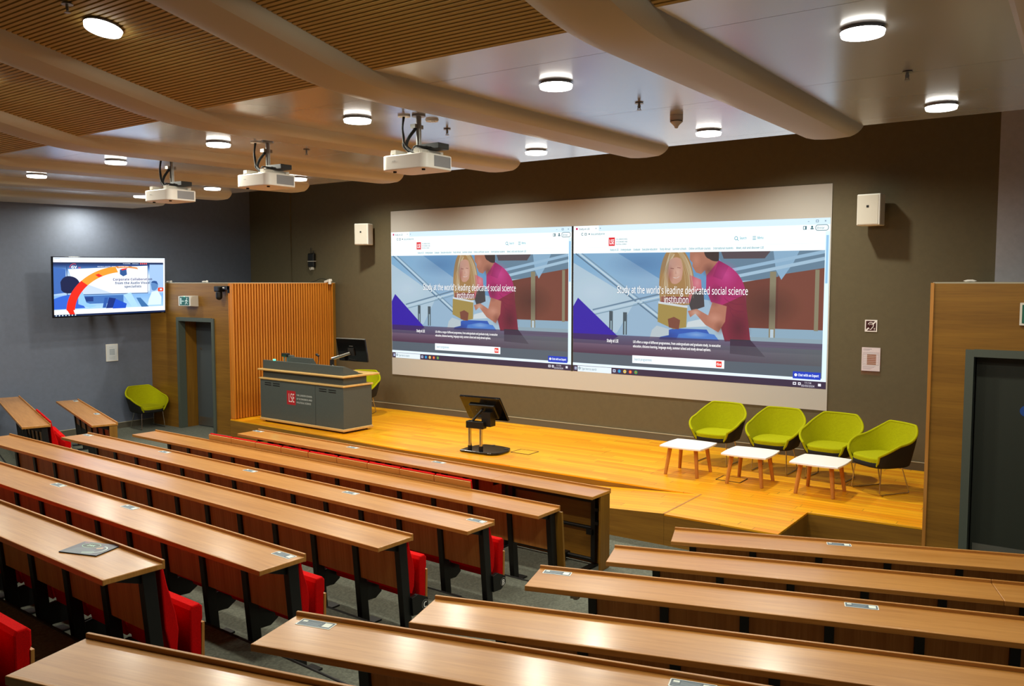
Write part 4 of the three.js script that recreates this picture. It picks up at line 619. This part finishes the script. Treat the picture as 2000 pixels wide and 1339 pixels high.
// ------------------------------------------------------------------ loudspeakers, wall signs, small wall devices
{
  const make = (x, y, z, turn, h, label) => { const t = thing('loudspeaker', label, 'loudspeaker', [x, y, z], turn, 'wall loudspeakers'); const cb = part('cabinet', rbox(0.28, h, 0.2, 0.014, 0, 0, 0, 3), M.white, t); part('grille', rbox(0.245, h - 0.03, 0.006, 0.002, -0.008, 0, 0.101), M.offWhite, cb); part('maker_plate', box(0.028, 0.028, 0.004, -0.01, 0.04, 0.105), M.black, cb); part('wall_bracket', [box(0.05, 0.16, 0.08, 0, 0, -0.135), box(0.1, 0.2, 0.012, 0, 0, -0.175)], M.steel, t); return t; };
  make(-2.50, Y(0.88), -11.28, R(-4), 0.385, 'white wall loudspeaker above the ear sign'); make(-11.27, Y(0.855), -11.28, R(17), 0.385, 'white wall loudspeaker above the slatted timber wall');
  const e = thing('wall_sign', 'square dark sign with a white ear symbol and letter T', 'sign', [-2.5, Y(-0.565), ZF]); part('plate', box(0.148, 0.152, 0.006, 0, 0, 0.004), M.white, e); part('print', new THREE.PlaneGeometry(0.146, 0.15).translate(0, 0, 0.0075), printMat(earMap, 0.4), e);
  const n = thing('notice_holder', 'clear plastic holder with a printed sheet under the ear sign', 'notice', [-2.49, Y(-1.015), ZF]); part('holder', box(0.234, 0.355, 0.004, 0, 0, 0.012), M.clear, n); part('sheet', new THREE.PlaneGeometry(0.222, 0.3).translate(0, 0.024, 0.0085), printMat(noticeMap, 0.6), n); part('spacer', box(0.2, 0.3, 0.006, 0, 0.02, 0.004), M.blackSoft, n);
  const w = thing('notice_holder', 'framed grey notice on the side wall beneath the display', 'notice', [XL, Y(-1.285), -8.37], Math.PI / 2); part('frame', rbox(0.225, 0.31, 0.012, 0.003, 0, 0, 0.008), M.white, w); part('sheet', new THREE.PlaneGeometry(0.2, 0.285).translate(0, 0, 0.0145), printMat(greyNoticeMap, 0.6), w);
  // hanging radio microphone pack on the front wall
  const k = thing('microphone_holder', 'black pocket of radio microphones on the wall above the slatted timber', 'microphone holder', [-12.86, Y(0.41), ZF]); part('pouch', rbox(0.17, 0.27, 0.07, 0.02, 0, 0.0, 0.037), M.black, k); part('aerial', [rod([-0.03, 0.13, 0.03], [-0.03, 0.24, 0.03], 0.006), rod([0.04, 0.13, 0.03], [0.04, 0.19, 0.03], 0.006)], M.black, k); part('strap', box(0.172, 0.01, 0.072, 0, -0.02, 0.037), M.offWhite, k); part('earpiece', [new THREE.TorusGeometry(0.05, 0.012, 8, 20, 4).translate(0, -0.15, 0.04), box(0.06, 0.05, 0.03, 0.03, -0.16, 0.05)], M.offWhite, k);
  // small white spotlight clipped to the corner of the slatted wall
  const c = thing('clip_sensor', 'small white sensor clipped on the top corner of the slatted wall', 'sensor', [-12.16, 2.652, -11.24]); part('body', [rbox(0.16, 0.05, 0.07, 0.012, 0, 0.026, 0.02).rotateZ(0.25), cyl(0.03, 0.06, 0.06, 0.0, 0.04, 16)], M.white, c); part('cable', tube([[-0.06, 0.05, 0], [-0.2, 0.075, 0.02], [-0.32, 0.03, 0.05], [-0.4, 0.0, 0.1]], 0.006), M.black, c);
  // black camera on an arm by the slatted wall
  const p = thing('ptz_camera', 'black dome camera on an arm by the top of the slatted wall', 'camera', [-12.27, Y(-0.17), -9.09]); part('bracket', [box(0.2, 0.06, 0.1, -0.05, 0.06, 0.0), box(0.06, 0.12, 0.1, 0.03, 0.03, -0.0)], M.black, p); part('head', [rbox(0.14, 0.1, 0.14, 0.02, -0.24, 0.04, 0.03), new THREE.CapsuleGeometry(0.055, 0.07, 6, 18).translate(-0.24, -0.06, 0.04)], M.black, p); part('label_plate', box(0.05, 0.02, 0.002, -0.1, 0.06, 0.052), M.white, p);
  // exit signs
  const x1 = thing('exit_sign', 'green running-man exit sign over the grey door', 'exit sign', [-13.42, Y(-0.35), -9.15], R(0)); part('case', prof([[0.0, 0.095], [0.05, 0.095], [0.16, 0.085], [0.16, -0.085], [0.05, -0.095], [0.0, -0.095]], 0.36, 0.004), M.offWhite, x1); part('face', new THREE.PlaneGeometry(0.28, 0.15).translate(0, 0, 0.1615), printMat(exitMap, 0.4), x1); part('lamp_dot', box(0.016, 0.01, 0.004, 0.0, 0.078, 0.161), M.led, x1);
  const x2 = thing('exit_sign', 'green exit sign in a curved white case over the dark door', 'exit sign', [-0.5, Y(-0.29), -8.806], 0); part('case', new THREE.CylinderGeometry(0.42, 0.42, 0.2, 24, 1, false, -0.42, 0.84).translate(0, 0, -0.36), M.offWhite, x2); part('face', new THREE.CylinderGeometry(0.422, 0.422, 0.165, 24, 1, true, -0.37, 0.74).translate(0, 0, -0.36), printMat(exitMap, 0.4), x2);
  // plaster crumbs and clips lying on the door housings
  for (const [x, z, l] of [[-14.2, -9.2, 'small crumpled scrap on top of the left door housing'], [-13.1, -9.18, 'small pale offcut on top of the left door housing']]) solo('paper_scrap', [new THREE.DodecahedronGeometry(0.035, 0).scale(1.6, 0.5, 1), new THREE.DodecahedronGeometry(0.025, 0).translate(0.09, 0, 0.01)], M.white, l, 'scrap', [x, 2.668, z]);
  solo('paper_scrap', [new THREE.DodecahedronGeometry(0.03, 0).scale(2, 0.4, 1)], M.white, 'small white scrap on top of the timber housing by the dark door', 'scrap', [-1.08, 2.679, -8.84]);
}

// ------------------------------------------------------------------ teaching lectern with its equipment
{
  const t = thing('lectern', 'wide grey teaching lectern with oak trims and a square red emblem', 'lectern', [-11.67, STAGE, -9.186], -0.0368), W = 2.09, D = 0.62;
  part('plinth', box(W - 0.14, 0.03, D - 0.12, W / 2, 0.016, -D / 2), M.black, t);
  part('base_trim', uvBox(rbox(W, 0.042, D, 0.012, W / 2, 0.052, -D / 2), 'x'), M.trimWood, t);
  const cab = part('cabinet', uvBox(box(W - 0.03, 0.645, D - 0.03, W / 2, 0.395, -D / 2)), M.lectern, t);
  part('panel_joint', box(0.004, 0.64, 0.002, 1.42, 0.395, -0.0145), M.black, cab);
  part('lower_trim', uvBox(rbox(W + 0.01, 0.03, D + 0.01, 0.01, W / 2, 0.734, -D / 2), 'x'), M.trimWood, t);
  part('upper_case', uvBox(box(W - 0.1, 0.12, D - 0.14, W / 2, 0.808, -D / 2 + 0.02)), M.lectern, t);
  part('worktop', uvBox(rbox(W + 0.03, 0.032, D + 0.16, 0.012, W / 2, 0.882, -D / 2 - 0.06), 'x'), M.trimWood, t);
  part('console', uvBox(prof([[-0.05, 0.898], [-0.05, 1.035], [-0.09, 1.037], [-0.36, 0.93], [-0.36, 0.898]], W - 0.1, 0.003)), M.lectern, t).position.x = W / 2;
  for (const [x, y] of [[0.22, 0.666], [0.44, 0.664], [0.22, 0.632], [0.44, 0.63], [1.6, 0.664], [1.82, 0.662], [1.6, 0.63], [1.82, 0.628]]) part('vent_slot', box(0.17, 0.014, 0.004, x, y, -0.0145), M.black, cab);
  part('emblem', new THREE.PlaneGeometry(0.65, 0.26).translate(1.03, 0.46, -0.0135), printMat(logoMap, 0.6), cab);
  part('keyboard_well', box(0.3, 0.004, 0.12, W - 0.24, 0.9, -D / 2 - 0.12), M.black, t);
  const at = (x, y, z) => { const c = Math.cos(-0.0368), s = Math.sin(-0.0368); return [-11.67 + x * c + z * s, STAGE + y, -9.186 - x * s + z * c]; }, turn = -0.0368;
  const v = thing('touch_panel_housing', 'low grey touch-panel housing standing on the lectern', 'control panel', at(0.95, 1.0, -0.13), turn); part('case', uvBox(prof([[0.03, 0.0], [0.03, 0.115], [-0.03, 0.115], [-0.13, -0.04], [-0.13, -0.075]], 0.52, 0.003)), M.lectern, v);
  const d = thing('document_camera', 'folded black document camera at the left end of the lectern', 'document camera', at(0.46, 0.93, -0.2), turn); part('base', rbox(0.28, 0.07, 0.18, 0.01, 0, 0.03, 0), M.black, d); part('column', [rod([-0.03, 0.05, 0], [-0.03, 0.17, 0], 0.012), rod([0.04, 0.05, 0], [0.04, 0.17, 0], 0.012)], M.steel, d); part('head', rbox(0.14, 0.06, 0.08, 0.01, 0.0, 0.2, 0), M.black, d); part('arm_cover', rbox(0.12, 0.14, 0.06, 0.008, 0.11, 0.13, -0.02), M.lectern, d);
  const s = thing('indicator_light', 'small green indicator light glowing on the lectern', 'indicator', at(0.33, 1.037, -0.07), turn); part('bulb', new THREE.CapsuleGeometry(0.012, 0.04, 4, 12).rotateZ(Math.PI / 2).translate(0, 0.014, 0), M.led, s); { const q = at(0.33, 1.06, -0.06), l = new THREE.PointLight(lin(0.05, 1, 0.5), 0.02); l.name = 'indicator_glow'; l.position.set(...q); l.castShadow = true; scene.add(l); }
  const m = thing('microphone', 'small black microphone base behind the touch-panel housing', 'microphone', at(1.22, 0.98, -0.24), turn); part('base', rbox(0.12, 0.04, 0.1, 0.008, 0, 0.0, 0), M.black, m); part('stem', tube([[0, 0.02, 0], [0, 0.1, -0.02], [-0.01, 0.17, -0.03]], 0.006, 12), M.black, m); part('capsule', new THREE.CapsuleGeometry(0.02, 0.05, 4, 12).rotateZ(1.2).translate(-0.04, 0.18, -0.03), M.black, m);
  // monitor on a sprung arm
  const o = thing('monitor', 'black desktop monitor on a silver arm at the right end of the lectern', 'monitor', at(1.54, 0.9, -0.2), turn); const mx = 0.28;
  const grp = []; const tilt = (g) => g.rotateX(R(12)).rotateY(R(4)).translate(mx, 0.36, -0.24);
  part('case', tilt(rbox(0.62, 0.37, 0.03, 0.006, 0, 0, 0)), M.blackGloss, o); part('top_edge', tilt(box(0.61, 0.008, 0.028, 0, 0.187, 0)), M.steel, o); part('mount_plate', tilt(box(0.12, 0.12, 0.025, 0, -0.02, 0.025)), M.blackSoft, o); part('screen_face', tilt(box(0.59, 0.34, 0.002, 0, 0, -0.016)), M.black, o); part('badge', tilt(box(0.08, 0.012, 0.002, 0, 0.07, 0.016)), M.steel, o);
  part('arm', [rod([mx, 0.32, -0.2], [-0.02, 0.22, -0.08], 0.026, 14), rod([-0.02, 0.2, -0.08], [-0.02, 0.12, -0.08], 0.03, 14), rod([-0.02, 0.12, -0.08], [0.14, 0.06, -0.06], 0.022, 14)], M.chrome, o); part('arm_joint', [cyl(0.034, 0.09, -0.02, 0.16, -0.08), cyl(0.03, 0.09, 0.14, 0.03, -0.06)], M.black, o);
}

// ------------------------------------------------------------------ low tilted monitor on a two-pole floor stand
{
  const t = thing('floor_monitor', 'black tilted monitor on a low chrome two-pole stand on the stage', 'monitor', [-7.01, STAGE, -9.36], R(6));
  part('base_plate', new THREE.ExtrudeGeometry((() => { const s = new THREE.Shape(); s.moveTo(-0.3, -0.22); s.lineTo(0.16, -0.26); s.quadraticCurveTo(0.24, -0.26, 0.28, -0.18); s.quadraticCurveTo(0.34, 0.05, 0.24, 0.2); s.quadraticCurveTo(0.0, 0.3, -0.2, 0.26); s.quadraticCurveTo(-0.34, 0.1, -0.3, -0.22); return s; })(), { depth: 0.016, bevelEnabled: true, bevelSize: 0.008, bevelThickness: 0.006, bevelSegments: 2 }).rotateX(-Math.PI / 2).translate(0, 0.012, 0), M.blackGloss, t);
  for (const x of [-0.2, -0.02]) { part('pole', rod([x, 0.03, 0.14], [x, 0.36, 0.14], 0.024, 16), M.chrome, t); part('pole_socket', rod([x, 0.03, 0.14], [x, 0.09, 0.14], 0.03, 16), M.black, t); }
  part('caster', [cyl(0.03, 0.024, -0.05, 0.026, -0.24), cyl(0.03, 0.024, 0.24, 0.026, -0.1)], M.black, t);
  part('clamp', [rbox(0.28, 0.1, 0.1, 0.01, -0.11, 0.38, 0.12), box(0.14, 0.2, 0.14, 0.04, 0.46, 0.04), box(0.2, 0.1, 0.08, -0.08, 0.5, 0.05).rotateX(-0.2), rod([-0.17, 0.42, 0.14], [-0.05, 0.58, 0.06], 0.018)], M.black, t);
  const tilt = (g) => g.rotateX(R(36)).rotateY(R(-2)).translate(-0.05, 0.6, 0.0);
  part('case', tilt(rbox(0.66, 0.42, 0.035, 0.008)), M.blackGloss, t); part('back_cover', tilt(rbox(0.42, 0.24, 0.04, 0.015, 0, -0.03, 0.03)), M.black, t); part('corner_knob', tilt(box(0.03, 0.012, 0.03, -0.3, -0.215, 0.01)), M.steel, t); part('bolt', [[-0.1, 0.0], [0.0, 0.0], [0.0, -0.1], [-0.1, -0.1]].map(([a, b]) => tilt(cyl(0.007, 0.006, 0, 0, 0, 10).rotateX(Math.PI / 2).translate(a, b, 0.054))), M.steel, t);
}
// hatches in the stage floor
{ const h = (x, z, l) => { const t = thing('floor_box', l, 'floor box', [x, STAGE, z]); part('lid', uvBox(box(0.28, 0.003, 0.24, 0, 0.0018, 0)), M.stage, t); part('rim', [box(0.3, 0.005, 0.01, 0, 0.0026, 0.125), box(0.3, 0.005, 0.01, 0, 0.0026, -0.125), box(0.01, 0.005, 0.25, 0.148, 0.0026, 0), box(0.01, 0.005, 0.25, -0.148, 0.0026, 0)], M.blackSoft, t); }; h(-3.62, -9.68, 'square cable hatch in the stage floor between two white tables'); h(-6.55, -9.6, 'square cable hatch in the stage floor beside the tilted monitor'); }
{ const v = thing('floor_vent', 'round slotted air outlet in the carpet under the sixth desk', 'vent', [-5.02, ROWS.L6.f, -2.2]); part('rim', new THREE.TorusGeometry(0.09, 0.008, 8, 36).rotateX(Math.PI / 2).translate(0, 0.006, 0), M.steel, v); part('dish', cyl(0.088, 0.004, 0, 0.003, 0, 36), M.black, v); for (let i = 0; i < 12; i++) { const a = i * Math.PI / 6; part('vane', box(0.06, 0.005, 0.014, 0.052, 0.006, 0).rotateY(a), M.steel, v); } part('hub', cyl(0.022, 0.008, 0, 0.006, 0, 20), M.steel, v); }

// ------------------------------------------------------------------ lime tub chairs
function tubChair(label, group) {
  const t = thing('tub_chair', label, 'chair', [0, 0, 0], 0, group), nT = 48, nV = 8;
  const sgn = (v, e) => Math.sign(v) * Math.pow(Math.abs(v), e);
  const plan = (a, rx, rz, e = 0.62) => [sgn(Math.sin(a), e) * rx, -sgn(Math.cos(a), e) * rz];   // a = 0 at the back, +-pi at the front
  const A = R(143), ss = (q) => q * q * (3 - 2 * q);
  const rimH = (a) => { const q = Math.abs(a) / A; return q < 0.22 ? 0.80 : lerp(0.80, 0.475, Math.pow((q - 0.22) / 0.78, 0.92)); };
  const rimP = (a) => { const q = Math.abs(a) / A, f = 0.9 + 0.22 * Math.sin(Math.min(1, q * 1.05) * Math.PI * 0.62); const [x, z] = plan(a, 0.31 * f, 0.285); return [x, z - 0.06 * (1 - q)]; };
  const wall = (off, j, i) => { const a = lerp(-A, A, i / nT), v = j / nV, [bx, bz] = plan(a, 0.255 + off, 0.25 + off), [rx, rz] = rimP(a), k = 1 + off * 2.6, y0 = 0.385 - (off > 0 ? 0.045 : 0), c = Math.pow(v, 0.85); return [lerp(bx, rx * k, c), lerp(y0, rimH(a), v), lerp(bz, rz * k, c)]; };
  const grid = (P) => { const g = new THREE.BufferGeometry(), pos = [], idx = [], uv = []; for (let j = 0; j <= nV; j++) for (let i = 0; i <= nT; i++) { pos.push(...P(j, i)); uv.push(i * 0.02, j * 0.05); } for (let j = 0; j < nV; j++) for (let i = 0; i < nT; i++) { const q = j * (nT + 1) + i; idx.push(q, q + 1, q + nT + 2, q, q + nT + 2, q + nT + 1); } g.setAttribute('position', new THREE.Float32BufferAttribute(pos, 3)); g.setAttribute('uv', new THREE.Float32BufferAttribute(uv, 2)); g.setIndex(idx); g.computeVertexNormals(); return g; };
  part('inner_upholstery', grid((j, i) => wall(0, j, i)), M.lime, t);
  part('outer_shell', grid((j, i) => wall(0.028, j, nT - i)), M.shellBlack, t);
  const rimPts = []; for (let i = 0; i <= nT; i++) { const p = wall(0, nV, i), q = wall(0.028, nV, i); rimPts.push([(p[0] + q[0]) / 2, (p[1] + q[1]) / 2, (p[2] + q[2]) / 2]); }
  part('rim_piping', [tube(rimPts, 0.0165, 96, 8), ...[0, nT].map((i) => tube([0, 3, 6, 8].map((j) => { const p = wall(0.014, j, i); return [p[0], p[1] + (j ? 0 : 0.01), p[2]]; }), 0.0165, 12, 8)), ...[0, nT].map((i) => new THREE.SphereGeometry(0.0165, 10, 8).translate(...rimPts[i]))], M.lime, t);
  const cs = new THREE.Shape(), N = 40; for (let i = 0; i <= N; i++) { const a = -Math.PI + i / N * 2 * Math.PI, [x, z] = plan(a, 0.252, 0.258, 0.58); if (i) cs.lineTo(x, -z - 0.006); else cs.moveTo(x, -z - 0.006); }
  part('seat_cushion', new THREE.ExtrudeGeometry(cs, { depth: 0.03, bevelEnabled: true, bevelSize: 0.022, bevelThickness: 0.022, bevelOffset: -0.012, bevelSegments: 4 }).rotateX(-Math.PI / 2).translate(0, 0.392, 0.0), M.lime, t);
  const cs2 = new THREE.Shape(); for (let i = 0; i <= N; i++) { const a = -Math.PI + i / N * 2 * Math.PI, [x, z] = plan(a, 0.27, 0.268, 0.6); if (i) cs2.lineTo(x, -z); else cs2.moveTo(x, -z); }
  part('seat_pan', new THREE.ExtrudeGeometry(cs2, { depth: 0.02, bevelEnabled: true, bevelSize: 0.03, bevelThickness: 0.03, bevelOffset: -0.022, bevelSegments: 4 }).rotateX(-Math.PI / 2).translate(0, 0.352, 0), M.shellBlack, t);
  for (const s of [-1, 1]) part('sled_leg', tube([[s * 0.17, 0.335, 0.16], [s * 0.215, 0.325, 0.185], [s * 0.235, 0.02, 0.215], [s * 0.235, 0.009, 0.195], [s * 0.235, 0.009, -0.2], [s * 0.235, 0.02, -0.22], [s * 0.2, 0.325, -0.13], [s * 0.16, 0.335, -0.11]], 0.0075, 60, 8, false), M.chrome, t);
  return t;
}
{
  const t = tubChair('lime tub chair at the left end of the row of four on the stage', undefined); delete t.userData.group; t.position.set(-4.13, STAGE, -10.49); t.rotation.y = R(-2); t.scale.setScalar(0.93);
  t.userData.label = 'lime tub chair behind the first white table from the tilted monitor';
  dup(t, [-3.36, STAGE, -10.44], R(-1), 'lime tub chair behind the middle white table'); dup(t, [-2.68, STAGE, -10.40], R(-6), 'lime tub chair between the middle and last white tables, overlapped by its neighbour'); dup(t, [-2.06, STAGE, -10.12], R(-36), 'lime tub chair turned towards the others, closest to the dark door');
  dup(t, [-10.85, STAGE, -10.72], R(25), 'lime tub chair half hidden behind the lectern'); dup(t, [-14.36, 0, -8.8], R(86), 'lime tub chair alone in the corner under the wall display');
}
// ------------------------------------------------------------------ small white tables
{
  const t = thing('side_table', 'small white table with oak legs, first from the tilted monitor', 'table', [-4.18, STAGE, -9.69], 0), e = 0.255, s = new THREE.Shape();
  s.moveTo(-e, -e); s.quadraticCurveTo(0, -e - 0.045, e, -e); s.quadraticCurveTo(e + 0.03, 0, e, e); s.quadraticCurveTo(0, e + 0.045, -e, e); s.quadraticCurveTo(-e - 0.03, 0, -e, -e);
  part('tabletop', new THREE.ExtrudeGeometry(s, { depth: 0.014, bevelEnabled: true, bevelSize: 0.008, bevelThickness: 0.005, bevelSegments: 3, curveSegments: 16 }).rotateX(-Math.PI / 2).translate(0, 0.345, 0), M.whiteGloss, t);
  for (const a of [-1, 1]) for (const b of [-1, 1]) part('leg', uvBox(rod([a * 0.205, 0, b * 0.21], [a * 0.165, 0.34, b * 0.165], 0.02, 10, 0.026), 'y', a + b), M.tableLeg, t);
  dup(t, [-3.39, STAGE, -9.655], R(1), 'small white table with oak legs, middle one of three'); dup(t, [-2.585, STAGE, -9.64], R(-2), 'small white table with oak legs, last of three towards the dark door');
}
renderer.render(scene, camera);
